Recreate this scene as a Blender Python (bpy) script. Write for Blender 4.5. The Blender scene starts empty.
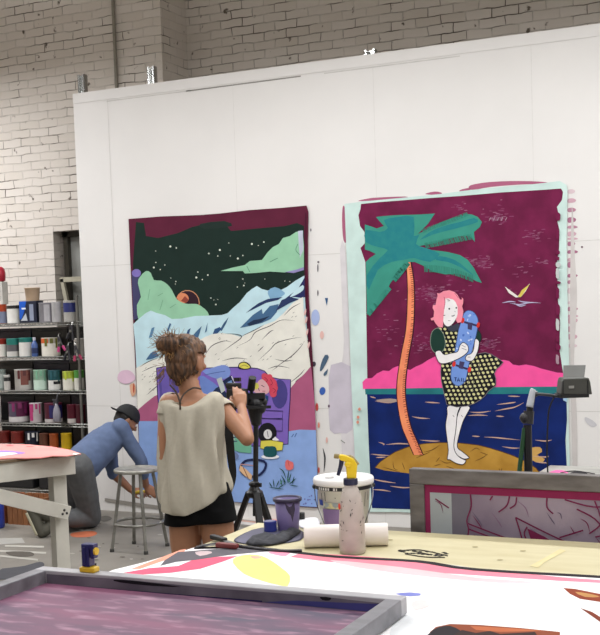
import bpy, bmesh, math, random
from mathutils import Vector, Matrix, Quaternion, noise
from mathutils.geometry import tessellate_polygon
random.seed(7)
V = Vector
PI = math.pi
S = bpy.context.scene
COL = S.collection
# ------------------------------------------------------------------ camera
FPX, CX, CY, H = 1150.0, 300.0, 380.0, 1.75
PSI, PT, RO = math.radians(25.7), math.atan(75/1150.0), 0.033
CF = V((-math.sin(PSI)*math.cos(PT), math.cos(PSI)*math.cos(PT), -math.sin(PT)))
R0 = V((math.cos(PSI), math.sin(PSI), 0)); U0 = R0.cross(CF)
CR = R0*math.cos(RO) - U0*math.sin(RO); CU = R0*math.sin(RO) + U0*math.cos(RO)
CP = V((0, 0, H))
cam = bpy.data.cameras.new('camera'); co = bpy.data.objects.new('camera', cam); COL.objects.link(co)
m = Matrix.Identity(4)
for i in range(3):
    m[i][0] = CR[i]; m[i][1] = CU[i]; m[i][2] = -CF[i]; m[i][3] = CP[i]
co.matrix_world = m
cam.sensor_fit = 'HORIZONTAL'; cam.sensor_width = 36; cam.lens = 36*FPX/600
cam.shift_y = (CY-317.5)/600; cam.clip_end = 100
S.camera = co
# measuring helpers: where a sight line meets a real plane of the room
def ray(x, y): return CF + CR*((x-CX)/FPX) - CU*((y-CY)/FPX)
def atz(x, y, z):
    d = ray(x, y); return CP + d*((z-H)/d.z)
def aty(x, y, Y):
    d = ray(x, y); return CP + d*(Y/d.y)
def atd(x, y, d): return CP + ray(x, y)*d
# ------------------------------------------------------------------ materials
def lin(h):
    h = h.lstrip('#'); o = []
    for i in (0, 2, 4):
        c = int(h[i:i+2], 16)/255; o.append(c/12.92 if c <= .04045 else ((c+.055)/1.055)**2.4)
    return (*o, 1)
MC = {}
def mat(h, rough=.6, var=.12, metal=0, scale=14, bump=0, h2=None, name=None, stretch=None, lo=.35, hi=.65, alpha=1, trans=0, coat=0, spec=.5):
    key = (h, rough, var, metal, scale, bump, h2, stretch, lo, hi, alpha, trans, spec)
    if key in MC: return MC[key]
    mt = bpy.data.materials.new(name or 'paint_'+h.strip('#')); mt.use_nodes = True
    nt = mt.node_tree; b = nt.nodes['Principled BSDF']
    b.inputs['Roughness'].default_value = rough; b.inputs['Metallic'].default_value = metal
    b.inputs['Coat Weight'].default_value = coat; b.inputs['Specular IOR Level'].default_value = spec
    if trans: b.inputs['Transmission Weight'].default_value = trans
    c = lin(h)
    c2 = lin(h2) if h2 else tuple(min(1, x*(1-var)) for x in c[:3])+(1,)
    tc = nt.nodes.new('ShaderNodeTexCoord'); nz = nt.nodes.new('ShaderNodeTexNoise')
    nz.inputs['Scale'].default_value = scale; nz.inputs['Detail'].default_value = 5
    mp = nt.nodes.new('ShaderNodeMapping')
    if stretch: mp.inputs['Scale'].default_value = stretch
    nt.links.new(tc.outputs['Object'], mp.inputs[0]); nt.links.new(mp.outputs[0], nz.inputs['Vector'])
    cr = nt.nodes.new('ShaderNodeValToRGB'); cr.color_ramp.elements[0].position = lo; cr.color_ramp.elements[1].position = hi
    cr.color_ramp.elements[0].color = c2; cr.color_ramp.elements[1].color = c
    nt.links.new(nz.outputs['Fac'], cr.inputs[0]); nt.links.new(cr.outputs[0], b.inputs['Base Color'])
    if bump:
        bp = nt.nodes.new('ShaderNodeBump'); bp.inputs['Strength'].default_value = bump; bp.inputs['Distance'].default_value = .01
        nt.links.new(nz.outputs['Fac'], bp.inputs['Height']); nt.links.new(bp.outputs[0], b.inputs['Normal'])
    MC[key] = mt; return mt
def brick_mat():
    mt = bpy.data.materials.new('white_painted_brick'); mt.use_nodes = True; nt = mt.node_tree; N = nt.nodes.new; L = nt.links.new
    b = nt.nodes['Principled BSDF']; b.inputs['Roughness'].default_value = .75
    tc = N('ShaderNodeTexCoord'); sp = N('ShaderNodeSeparateXYZ'); L(tc.outputs['Object'], sp.inputs[0])
    ad = N('ShaderNodeMath'); ad.operation = 'ADD'; L(sp.outputs[0], ad.inputs[0]); L(sp.outputs[1], ad.inputs[1])
    cb = N('ShaderNodeCombineXYZ'); L(ad.outputs[0], cb.inputs[0]); L(sp.outputs[2], cb.inputs[1])
    wn = N('ShaderNodeTexNoise'); wn.inputs['Scale'].default_value = 7; L(tc.outputs['Object'], wn.inputs['Vector'])
    vm = N('ShaderNodeVectorMath'); vm.operation = 'MULTIPLY_ADD'; vm.inputs[1].default_value = (.035, .03, 0)
    L(wn.outputs['Color'], vm.inputs[0]); L(cb.outputs[0], vm.inputs[2])
    br = N('ShaderNodeTexBrick'); L(vm.outputs[0], br.inputs['Vector'])
    br.inputs['Scale'].default_value = 1; br.inputs['Brick Width'].default_value = .225; br.inputs['Row Height'].default_value = .079
    br.inputs['Mortar Size'].default_value = .005; br.inputs['Mortar Smooth'].default_value = .4; br.inputs['Bias'].default_value = 0
    br.inputs['Color1'].default_value = (1, 1, 1, 1); br.inputs['Color2'].default_value = (.93, .92, .9, 1); br.inputs['Mortar'].default_value = (1, 1, 1, 1)
    nz = N('ShaderNodeTexNoise'); nz.inputs['Scale'].default_value = 3.6; nz.inputs['Detail'].default_value = 6; L(tc.outputs['Object'], nz.inputs['Vector'])
    r1 = N('ShaderNodeMapRange'); r1.inputs[1].default_value = .46; r1.inputs[2].default_value = .64; r1.inputs[3].default_value = .10; r1.inputs[4].default_value = 1.0; L(nz.outputs['Fac'], r1.inputs[0])
    mu = N('ShaderNodeMath'); mu.operation = 'MULTIPLY'; L(br.outputs['Fac'], mu.inputs[0]); L(r1.outputs[0], mu.inputs[1])
    # small chips in the paint
    vo = N('ShaderNodeTexNoise'); vo.inputs['Scale'].default_value = 11; vo.inputs['Detail'].default_value = 3; L(tc.outputs['Object'], vo.inputs['Vector'])
    r2 = N('ShaderNodeMapRange'); r2.inputs[1].default_value = .665; r2.inputs[2].default_value = .72; L(vo.outputs['Fac'], r2.inputs[0])
    mx0 = N('ShaderNodeMath'); mx0.operation = 'MAXIMUM'; L(mu.outputs[0], mx0.inputs[0]); L(r2.outputs[0], mx0.inputs[1])
    base = N('ShaderNodeMixRGB'); base.blend_type = 'MULTIPLY'; base.inputs[0].default_value = 1; base.inputs[1].default_value = lin('#d3ccc5'); L(br.outputs['Color'], base.inputs[2])
    mx = N('ShaderNodeMixRGB'); L(mx0.outputs[0], mx.inputs[0]); L(base.outputs[0], mx.inputs[1]); mx.inputs[2].default_value = lin('#5d544a')
    L(mx.outputs[0], b.inputs['Base Color'])
    iv = N('ShaderNodeMath'); iv.operation = 'SUBTRACT'; iv.inputs[0].default_value = 1; L(br.outputs['Fac'], iv.inputs[1])
    a2 = N('ShaderNodeMath'); a2.operation = 'MULTIPLY_ADD'; L(vo.outputs['Fac'], a2.inputs[0]); a2.inputs[1].default_value = .5; L(iv.outputs[0], a2.inputs[2])
    bp = N('ShaderNodeBump'); bp.inputs['Strength'].default_value = .7; bp.inputs['Distance'].default_value = .012
    L(a2.outputs[0], bp.inputs['Height']); L(bp.outputs[0], b.inputs['Normal'])
    return mt
BRICK = brick_mat()
# ------------------------------------------------------------------ mesh helpers
def link(name, me, mats, parent=None):
    o = bpy.data.objects.new(name, me); COL.objects.link(o)
    if mats is not None:
        for q in (mats if isinstance(mats, (list, tuple)) else [mats]): me.materials.append(q)
    if parent: o.parent = parent
    return o
def obj(name, bm, mats, parent=None, smooth=False, bevel=0):
    bmesh.ops.recalc_face_normals(bm, faces=bm.faces)
    me = bpy.data.meshes.new(name); bm.to_mesh(me); bm.free()
    if smooth:
        for p in me.polygons: p.use_smooth = True
    o = link(name, me, mats, parent)
    if bevel:
        md = o.modifiers.new('bevel', 'BEVEL'); md.width = bevel; md.segments = 2; md.limit_method = 'ANGLE'
    return o
def tag(o, label=None, cat=None, group=None, kind=None):
    if label: o['label'] = label
    if cat: o['category'] = cat
    if group: o['group'] = group
    if kind: o['kind'] = kind
    return o
def thing(name, loc, label, cat, group=None, rz=0):
    o = bpy.data.objects.new(name, None); COL.objects.link(o); o.location = loc; o.rotation_euler.z = rz; o.empty_display_size = .05
    return tag(o, label, cat, group)
def struct(o): o['kind'] = 'structure'; return o
def B(): return bmesh.new()
def box(bm, c, s, M=None, mi=0):
    r = bmesh.ops.create_cube(bm, size=1)
    for v in r['verts']:
        v.co = V((v.co.x*s[0], v.co.y*s[1], v.co.z*s[2]))
        if M is not None: v.co = M @ v.co
        v.co += V(c)
    if mi:
        for f in {f for v in r['verts'] for f in v.link_faces}: f.material_index = mi
    return bm
def box2(bm, a, b, mi=0):
    a = V(a); b = V(b); return box(bm, (a+b)/2, [abs(x) for x in (b-a)], None, mi)
def bar(bm, p, q, w, h, up=V((0, 0, 1))):
    p = V(p); q = V(q); d = (q-p); L = d.length; d.normalize()
    x = up.cross(d)
    if x.length < 1e-4: x = V((1, 0, 0))
    x.normalize(); z = d.cross(x)
    M = Matrix((x, d, z)).transposed()
    return box(bm, (p+q)/2, (w, L, h), M)
def ring(bm, c, x, y, n, fn=None):
    vs = []
    for i in range(n):
        a = 2*PI*i/n; k = fn(a) if fn else 1
        vs.append(bm.verts.new(V(c)+x*math.cos(a)*k+y*math.sin(a)*k))
    return vs
def bridge(bm, a, b, mi=0):
    n = len(a)
    for i in range(n):
        f = bm.faces.new((a[i], a[(i+1) % n], b[(i+1) % n], b[i])); f.material_index = mi
def cap(bm, a, mi=0):
    try: bm.faces.new(a).material_index = mi
    except ValueError: pass
def lathe(bm, prof, c=(0, 0, 0), n=28, mi=0, capb=True, capt=True, axis=None):
    c = V(c); ax = V(axis).normalized() if axis else V((0, 0, 1))
    x = ax.orthogonal().normalized() if axis else V((1, 0, 0)); y = ax.cross(x)
    rs = [ring(bm, c+ax*z, x*r, y*r, n) for r, z in prof]
    for a, b in zip(rs, rs[1:]): bridge(bm, a, b, mi)
    if capb: cap(bm, rs[0][::-1], mi)
    if capt: cap(bm, rs[-1], mi)
    return bm
def cyl(bm, p, q, r, r2=None, n=12):
    p = V(p); q = V(q); return lathe(bm, [(r, 0), (r2 if r2 is not None else r, (q-p).length)], p, n, axis=q-p)
def catm(pts, k=6, closed=False):
    pts = [V(p) for p in pts]; n = len(pts); out = []
    rng = n if closed else n-1
    for i in range(rng):
        p0 = pts[(i-1) % n] if closed or i > 0 else pts[0]
        p1 = pts[i]; p2 = pts[(i+1) % n]; p3 = pts[(i+2) % n] if closed or i+2 < n else pts[-1]
        for j in range(k):
            t = j/k
            out.append(.5*((2*p1)+(p2-p0)*t+(2*p0-5*p1+4*p2-p3)*t*t+(3*p1-p0-3*p2+p3)*t**3))
    if not closed: out.append(pts[-1])
    return out
def tube(bm, pts, r, n=8, k=5, rf=None):
    pts = catm(pts, k) if k > 1 else [V(p) for p in pts]
    prev = None; xx = None
    for i, p in enumerate(pts):
        d = (pts[min(i+1, len(pts)-1)]-pts[max(i-1, 0)]).normalized()
        xx = (d.orthogonal() if xx is None else xx-d*xx.dot(d)).normalized(); y = d.cross(xx)
        rr = rf(i/(len(pts)-1))*r if rf else r
        c = ring(bm, p, xx*rr, y*rr, n)
        if prev: bridge(bm, prev, c)
        else: cap(bm, c[::-1])
        prev = c
    cap(bm, prev); return bm
def ball(bm, c, s, M=None, seg=20):
    r = bmesh.ops.create_uvsphere(bm, u_segments=seg, v_segments=seg*2//3, radius=1)
    for v in r['verts']:
        v.co = V((v.co.x*s[0], v.co.y*s[1], v.co.z*s[2]))
        if M is not None: v.co = M @ v.co
        v.co += V(c)
    return bm
def limb(bm, p, r, q, r2, n=16, flat=1, side=None):
    p = V(p); q = V(q)
    d = (q-p); L = d.length; d.normalize()
    x = d.orthogonal().normalized() if side is None else (V(side)-d*V(side).dot(d)).normalized(); y = d.cross(x)
    rs = []
    for t in (-.98, -.8, -.5, -.2): rs.append(ring(bm, p+d*r*t, x*r*math.sqrt(1-t*t), y*r*math.sqrt(1-t*t)*flat, n))
    rs.append(ring(bm, p, x*r, y*r*flat, n)); rs.append(ring(bm, q, x*r2, y*r2*flat, n))
    for t in (.2, .5, .8, .98): rs.append(ring(bm, q+d*r2*t, x*r2*math.sqrt(1-t*t), y*r2*math.sqrt(1-t*t)*flat, n))
    for a, b in zip(rs, rs[1:]): bridge(bm, a, b)
    cap(bm, rs[0][::-1]); cap(bm, rs[-1]); return bm
def chain(bm, pr, **k):
    for (p, r), (q, r2) in zip(pr, pr[1:]): limb(bm, p, r, q, r2, **k)
def fuse(name, bm, voxel, mats, parent=None, smooth=4, disp=None):
    bmesh.ops.recalc_face_normals(bm, faces=bm.faces)
    me = bpy.data.meshes.new('tmp'); bm.to_mesh(me); bm.free()
    o = bpy.data.objects.new('tmp', me); COL.objects.link(o)
    md = o.modifiers.new('r', 'REMESH'); md.mode = 'VOXEL'; md.voxel_size = voxel
    if smooth:
        sm = o.modifiers.new('s', 'SMOOTH'); sm.iterations = smooth; sm.factor = .5
    dg = bpy.context.evaluated_depsgraph_get(); dg.update()
    m2 = bpy.data.meshes.new_from_object(o.evaluated_get(dg)); bpy.data.objects.remove(o)
    if disp:
        ns = [v.normal.copy() for v in m2.vertices]
        for v, nn in zip(m2.vertices, ns): v.co += nn*disp(v.co)
    for p in m2.polygons: p.use_smooth = True
    m2.name = name
    return link(name, m2, mats, parent)
# flat painting made of stacked paint shapes; map2d gives the place on the surface of a drawn point
class Art:
    def __init__(s, place, off, step=.00018):
        s.bm = B(); s.place = place; s.off = V(off); s.step = step; s.k = 1; s.mats = []; 
    def mi(s, c):
        mt = c if not isinstance(c, str) else mat(c, .75, .10, scale=9, spec=.12)
        if mt not in s.mats: s.mats.append(mt)
        return s.mats.index(mt)
    def poly(s, pts, c, sm=0, hold=False):
        p2 = [V((p[0], p[1], 0)) for p in pts]
        if sm: p2 = catm(p2, sm, True)
        # drop duplicates
        q = []
        for p in p2:
            if not q or (p-q[-1]).length > 1e-3: q.append(p)
        tri = tessellate_polygon([q])
        o = s.off*(s.step*s.k)
        vs = [s.bm.verts.new(s.place(p.x, p.y)+o) for p in q]
        m = s.mi(c)
        for t in tri:
            try: f = s.bm.faces.new([vs[i] for i in t])
            except ValueError: continue
            f.material_index = m
        if not hold: s.k += 1
    def stroke(s, pts, w, c, closed=False, sm=4, hold=False, taper=False):
        p = catm([V((a[0], a[1], 0)) for a in pts], sm, closed) if sm > 1 else [V((a[0], a[1], 0)) for a in pts]
        if closed: p.append(p[0])
        o = s.off*(s.step*s.k); m = s.mi(c); prev = None; n = len(p)
        for i, q in enumerate(p):
            d = (p[min(i+1, n-1)]-p[max(i-1, 0)])
            if d.length < 1e-6: continue
            d.normalize(); nn = V((-d.y, d.x, 0))
            ww = w*.5*(max(.15, math.sin(PI*i/(n-1))) if taper else 1)
            a = q+nn*ww; b = q-nn*ww
            cur = (s.bm.verts.new(s.place(a.x, a.y)+o), s.bm.verts.new(s.place(b.x, b.y)+o))
            if prev:
                f = s.bm.faces.new((prev[0], prev[1], cur[1], cur[0])); f.material_index = m
            prev = cur
        if not hold: s.k += 1
    def ell(s, cx, cy, rx, ry, c, rot=0, n=18, hold=False):
        s.poly([(cx+rx*math.cos(t)*math.cos(rot)-ry*math.sin(t)*math.sin(rot), cy+rx*math.cos(t)*math.sin(rot)+ry*math.sin(t)*math.cos(rot)) for t in [2*PI*i/n for i in range(n)]], c, hold=hold)
    def done(s, name, parent=None):
        me = bpy.data.meshes.new(name); s.bm.to_mesh(me); s.bm.free()
        return link(name, me, s.mats, parent)
def inside(x, y, P):
    r = False; n = len(P)
    for i in range(n):
        x1, y1 = P[i][:2]; x2, y2 = P[(i+1) % n][:2]
        if (y1 > y) != (y2 > y) and x < (x2-x1)*(y-y1)/(y2-y1)+x1: r = not r
    return r
# ================================================================== ROOM
YW = 8.30       # face of the white display wall
CEIL = 5.7
CONC = mat('#8a857d', .6, scale=1.6, h2='#6b665f', bump=.15, name='painted_concrete', lo=.3, hi=.7)
bm = B(); box2(bm, (-10.5, -4, -.1), (4.5, 11, 0)); floor = struct(obj('floor', bm, CONC))
bm = B(); box2(bm, (-10.5, -4, CEIL), (4.5, 11, CEIL+.1)); struct(obj('ceiling', bm, mat('#b5b0a8', .8, name='ceiling_paint')))
bm = B(); box2(bm, (-10.6, -4, 0), (-10.5, 11, CEIL)); struct(obj('wall_left', bm, BRICK))
bm = B(); box2(bm, (4.5, -4, 0), (4.6, 11, CEIL)); struct(obj('wall_right', bm, mat('#cfcbc2', .8, name='plaster')))
bm = B(); box2(bm, (-10.5, -4.1, 0), (4.5, -4, CEIL)); struct(obj('wall_rear', bm, mat('#cfcbc2', .8, name='plaster')))
# brick: the nearer block with the window opening, then the set-back wall
YB = 9.1; XS = aty(157, 0, YB).x + .03
wx0 = aty(53, 232, YB).x; wz1 = aty(60, 231, YB).z; wz0 = .95; wx1 = wx0+.9
bm = B()
box2(bm, (-10.5, YB, 0), (wx0, YB+.45, CEIL)); box2(bm, (wx0, YB, wz1), (wx1, YB+.45, CEIL)); box2(bm, (wx0, YB, 0), (wx1, YB+.45, wz0)); box2(bm, (wx1, YB, 0), (XS, YB+.45, CEIL))
struct(obj('wall_brick_left', bm, BRICK))
bm = B(); box2(bm, (-10.5, YB+.45, 0), (4.5, YB+.7, CEIL)); struct(obj('wall_back', bm, BRICK))
# conduit on the brick
c0 = aty(113, 0, YB-.02)
bm = B(); cyl(bm, (c0.x, YB-.022, 2.0), (c0.x, YB-.022, CEIL-.02), .016)
for z in (2.6, 3.7, 4.8): box(bm, (c0.x, YB-.006, z), (.09, .01, .03))
tag(obj('conduit_pipe', bm, mat('#8d887d', .6, name='painted_pipe')), 'thin grey pipe running up the painted brick wall above the display wall', 'pipe')
# window
w = struct(bpy.data.objects.new('window_1', None)); COL.objects.link(w); w.location = (wx0, YB+.13, wz0)
IRON = mat('#6f6a5e', .6, name='old_iron')
bm = B(); WW, WH = wx1-wx0, wz1-wz0
for a, b_ in (((.02, 0, 0), (.07, .05, WH)), ((WW-.05, 0, 0), (WW, .05, WH)), ((0, 0, WH-.05), (WW, .05, WH)), ((0, 0, 0), (WW, .05, .05)), ((.26, -.02, 0), (.32, .05, WH)), ((.0, -.03, WH*.36), (WW, .04, WH*.36+.05))): box2(bm, a, b_)
obj('window_frame', bm, mat('#4a463e', .6, name='dark_iron'), w)
bm = B(); box2(bm, (.03, -.10, WH*.69), (WW, -.07, WH*.72)); bar(bm, (.05, -.085, WH*.71), (.13, -.085, WH*.45), .04, .03, V((0, 1, 0)))
obj('window_bracket', bm, mat('#aca794', .5, name='cream_metal'), w)
bm = B(); box2(bm, (0.02, .052, 0.02), (WW-.02, .06, WH-.02)); obj('window_pane', bm, mat('#b4b6b4', .35, .35, scale=2.5, name='dusty_glass', h2='#85867f'), w)
# display wall
PX0 = aty(73, 96, YW).x; PZ = 3.64
DW = mat('#dfdddb', .55, .05, scale=1.2, name='white_display_paint')
bm = B(); box2(bm, (PX0, YW, 0), (2.2, YW+.09, PZ))
disp = struct(obj('wall_display', bm, DW))
SEAM = mat('#cbc9c5', .6, name='seam')
bm = B()
box2(bm, (PX0, YW-.004, PZ-.085), (2.2, YW, PZ))
obj('top_board', bm, DW, disp)
A = Art(lambda x, y: aty(x, y, YW-.001), (0, -1, 0))
def wl(x0, z0, x1, z1, t, c):
    # line on the wall in metres
    s = t/2
    if abs(x1-x0) > abs(z1-z0): q = [(x0, z0-s), (x1, z1-s), (x1, z1+s), (x0, z0+s)]
    else: q = [(x0-s, z0), (x0+s, z0), (x1+s, z1), (x1-s, z1)]
    o = V((0, -1, 0))*(A.step*A.k); vs = [A.bm.verts.new(V((a, YW-.001, b))+o) for a, b in q]; f = A.bm.faces.new(vs); f.material_index = A.mi(c)
xs = aty(108, 110, YW).x
for i in range(7):
    x = xs+i*1.22
    if x < 2.1: wl(x, .02, x, PZ-.09, .004, SEAM if i == 0 else mat('#d8d6d3', .6))
for z in (.92, 2.14): wl(PX0+.01, z+.005, 2.15, z-.005, .004, SEAM)
wl(PX0+.35, PZ-.10, -4.9, PZ-.10, .008, SEAM); wl(-4.95, PZ-.1, -3.9, PZ-.098, .010, mat('#8b8883')); wl(-3.7, PZ-.1, -2.6, PZ-.1, .008, SEAM)
# smudges of paint round the canvases
random.seed(3)
PINKS = ['#a8607c', '#8c3c5c', '#c493a6']
y = 190
while y < 345:
    L = random.uniform(2, 6); h_ = random.uniform(1.5, 5); c_ = random.choice(['#c9a3b0', '#b7879a', '#d8c3c9', '#a8708a'])
    A.poly([(568, y), (571+L*.4, y-.8), (572+L, y+h_*.2), (571.5+L, y+h_*.7), (571+L*.5, y+h_), (568, y+h_)], c_, 3, hold=True); y += h_*random.uniform(1.2, 2.8)
A.k += 1
for p in ([(470, 185.5), (490, 182), (520, 181), (545, 182), (546, 184), (520, 184.5), (490, 187), (472, 190)], [(425, 194), (435, 191.5), (442, 193), (438, 195)], [(358, 201), (368, 198.5), (378, 197.5), (405, 196.5), (404, 198.5), (375, 200.5)], [(343, 206), (346, 212), (347, 240), (343.5, 240), (342, 220)], [(460, 190), (469, 188), (470, 191), (461, 192)]):
    A.poly(p, '#a8607c', 3, hold=True)
A.k += 1
A.poly([(572, 205), (575, 260), (577, 300), (574, 360), (577, 420), (577, 480), (573, 478), (571, 400), (570, 300)], '#c9c4c2', 3)
A.ell(582, 247, 1, 1, '#6d5560'); A.poly([(585, 417), (592, 420), (597, 425), (592, 427), (586, 422)], '#c3c2c6', 3)
A.poly([(340, 250), (345, 247), (348, 300), (350, 363), (352, 365), (355, 440), (358, 500), (345, 500), (341, 420), (342, 363), (344, 340)], '#d3cfd2', 2)
A.poly([(331, 365), (352, 367), (354, 400), (352, 430), (340, 433), (330, 430), (329, 395)], '#c3bcc8', 2)
A.ell(315.5, 317.5, 4.2, 8, '#a9b8e0'); A.ell(322.5, 391, 3, 4, '#3f63b0', .2); A.ell(314, 364, 2, 2.5, '#4b4450')
A.poly([(325, 355), (329, 357), (323, 369), (320, 371), (321, 364)], '#4b6178', 2); A.poly([(327, 370), (328, 369), (327, 374), (324, 376), (324, 373)], '#4b6178', 2)
A.poly([(325, 298), (328, 298), (327, 306)], '#3a5f8a'); A.ell(317, 407, 1.5, 4, '#c9504e'); A.ell(329, 406, 1, 1.5, '#6b5668')
A.stroke([(323, 448), (325, 458), (324, 472)], 1.6, '#3a3a3e', taper=True)
A.stroke([(341, 440), (345, 443)], .8, '#7f8580'); A.ell(322, 335, 2, 4, '#e0b7b0'); A.ell(311, 230, .6, 1.5, '#5b5560'); A.ell(318, 268, .6, 4, '#5b5560'); A.ell(318.5, 262, 1, 1, '#5b5560'); A.ell(318, 293, .6, 3, '#5b5560')
A.poly([(120, 372), (128, 370), (134, 374), (135, 380), (126, 384), (118, 380)], '#d8b9cd', 3); A.poly([(130, 385), (135, 384), (136, 393), (132, 396)], '#d9a98d', 3)
A.ell(134, 388, .8, 5, '#b0503c')
for q in [(319, 425, '#d98b7a'), (319, 470, '#c95f56'), (327, 440, '#e3b5ac')]: A.ell(q[0], q[1], 1, 3, q[2], hold=True)
A.k += 1
A.poly([(105, 498), (140, 503), (200, 511), (230, 514), (230, 516), (180, 511), (140, 507), (105, 501)], '#9b968f')
A.done('paint_marks', disp)
# metal studs showing above the display wall
ZN = mat('#b9bab8', .25, metal=1, name='zinc')
for i, (x, yt, lb) in enumerate(((83, 75, 'shiny metal stud end sticking up above the left corner of the white wall'), (152.5, 67, 'shiny metal stud end sticking up behind the white wall near the brick corner'), (371, 50, 'tiny metal stud end barely showing above the middle of the white wall'))):
    p = aty(x, yt, YW+.13); w_, d_ = (.07, .05) if i < 2 else (.09, .05)
    bm = B(); zz = p.z
    box2(bm, (p.x-w_/2, YW+.095, .0), (p.x-w_/2+.003, YW+.095+d_, zz)); box2(bm, (p.x+w_/2-.003, YW+.095, 0), (p.x+w_/2, YW+.095+d_, zz)); box2(bm, (p.x-w_/2, YW+.095+d_-.003, 0), (p.x+w_/2, YW+.095+d_, zz))
    box2(bm, (p.x-w_/2, YW+.095, 0), (p.x-w_/2+.02, YW+.098, zz)); box2(bm, (p.x+w_/2-.02, YW+.095, 0), (p.x+w_/2, YW+.098, zz))
    tag(obj('metal_stud', bm, ZN), lb, 'metal stud', 'studs behind the display wall')
# paint on the floor
F = Art(lambda x, y: atz(x, y, .0005), (0, 0, 1), .0003)
F.poly([(72, 533), (92, 531), (97, 534), (88, 537), (73, 537)], '#b5674a', 3)
F.poly([(-8, 538.5), (22, 538), (25, 543), (-8, 545)], '#a5a39e')
for a, b_ in (((0, 551), (46, 553)), ((0, 556), (38, 560)), ((5, 546), (44, 547))): F.stroke([a, b_], 1.8, '#b7b4ac', sm=1)
F.poly([(6, 552), (30, 552), (33, 556), (14, 556.5)], '#5f5a54', 3); F.poly([(0, 570), (10, 568), (25, 566), (40, 562), (44, 566), (30, 574), (0, 580)], '#55555a', 3)
F.poly([(98, 518), (107, 516), (112, 519), (104, 522)], '#5b5853', 3)
for i in range(26):
    x = random.uniform(60, 175); y = random.uniform(518, 562); F.ell(x, y, random.uniform(.8, 3), random.uniform(.3, .8), random.choice(['#a7a39b', '#6a655e', '#b3afa7']), 0, 8, hold=True)
F.k += 1
F.poly([(206, 520), (330, 536), (420, 552), (420, 545), (330, 528), (214, 513)], '#c9c3bd'); 
for a, b_ in (((215, 517), (330, 530)), ((225, 524), (330, 538))): F.stroke([a, b_], .8, '#8b857c', sm=1)
F.stroke([(225, 513.5), (250, 517), (300, 524)], 1.6, '#c9857c', sm=2); F.stroke([(240, 521), (275, 525)], 1.2, '#c49a8c', sm=2)
F.done('paint_spills', floor)
# ================================================================== PAINTED CANVASES
def canvas(name, outline, col, lab):
    t = thing(name, aty(outline[0][0], outline[0][1], YW), lab, 'painting', 'large painted canvases on the display wall')
    inv = Matrix.Translation(-t.location)
    bm = B(); pts = [V((p[0], p[1], 0)) for p in outline]
    pts = [q for q in pts]
    tri = tessellate_polygon([pts])
    fr = [bm.verts.new(aty(p.x, p.y, YW-.012)-t.location) for p in pts]; bk = [bm.verts.new(aty(p.x, p.y, YW-.007)-t.location) for p in pts]
    for a in tri: bm.faces.new([fr[i] for i in a]); bm.faces.new([bk[i] for i in reversed(a)])
    n = len(pts)
    for i in range(n): bm.faces.new((fr[i], fr[(i+1) % n], bk[(i+1) % n], bk[i]))
    obj('canvas', bm, mat(col, .8, .15, scale=5, spec=.12), t)
    return t, Art(lambda x, y: aty(x, y, YW-.0125)-t.location, (0, -1, 0))
# --- night landscape with purple sofa
t1, a = canvas('painted_canvas', [(128.5, 219), (160, 216.5), (200, 215), (220, 213.5), (250, 210), (280, 208), (306.5, 205.5), (308.5, 212), (308, 240), (308, 270), (309, 300), (311.5, 340), (313, 365), (314.5, 400), (316, 430), (317.5, 470), (318, 508), (285, 506), (230, 502), (185, 496), (140, 489.5), (139, 450), (137, 400), (134.5, 350), (132, 300), (130, 255)], '#5c2238',
              'tall painting of a night sky over snowy mountains with a purple sofa')
INK = '#23212c'
a.poly([(136, 222), (144, 223), (146, 236), (158, 238), (178, 233), (192, 227), (205, 224), (226, 225), (231, 231), (262, 228), (285, 226), (297, 223), (304, 226), (305, 300), (250, 350), (137, 350), (133, 300), (133, 262)], '#1c2d28')
a.poly([(200, 224), (224, 221), (232, 226), (205, 229)], '#22302c', 2)
a.poly([(131.5, 271), (141, 274), (140, 300), (139, 318), (133.5, 320)], '#454468'); a.ell(136.5, 273, 4.6, 4, '#7e70b6')
a.ell(187.5, 303, 12.2, 13, '#c98e6a'); a.ell(187.5, 303, 11.4, 12.2, '#33202a'); a.ell(183, 298, 6, 5, '#d38662', .4); a.poly([(181, 301), (185, 296), (189, 300), (186, 303)], '#8e4438')
a.poly([(138, 283), (140, 277), (146, 271), (151, 273), (154, 280), (161, 280.5), (167, 284), (172, 290), (176, 298), (181, 302), (188, 304), (197, 304), (205, 309), (209, 315), (204, 318), (190, 319), (176, 321), (165, 318), (155, 313), (147, 313), (139, 321), (137, 305), (141, 297)], '#93c4a4', 2)
for q in [((150, 289), (148, 300)), ((176, 304), (170, 308)), ((158, 296), (163, 293)), ((160, 310), (163, 300))]: a.stroke(q, .5, '#6a9c80', hold=True)
a.k += 1
a.poly([(220.5, 271), (233, 267.5), (245, 265), (250, 261), (262, 260), (268, 252), (273, 247), (279, 244), (283, 238), (290, 236), (296, 232), (302.5, 230.5), (304, 245), (304, 267), (297, 269.5), (285, 272.5), (270, 271.5), (255, 273), (245, 273.5), (243, 271), (230, 271)], '#93c4a4')
a.poly([(298, 231), (303, 230.5), (303.5, 250), (300, 258), (299, 245)], '#b9bfd0'); a.poly([(285, 272), (297, 269.5), (304, 267), (304, 270), (294, 273)], '#8f86b8')
for q in [((247, 266), (250, 272)), ((298, 244), (296, 250), (300, 255)), ((270, 262), (278, 258))]: a.stroke(q, .7, '#5f9079', hold=True)
a.k += 1
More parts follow.
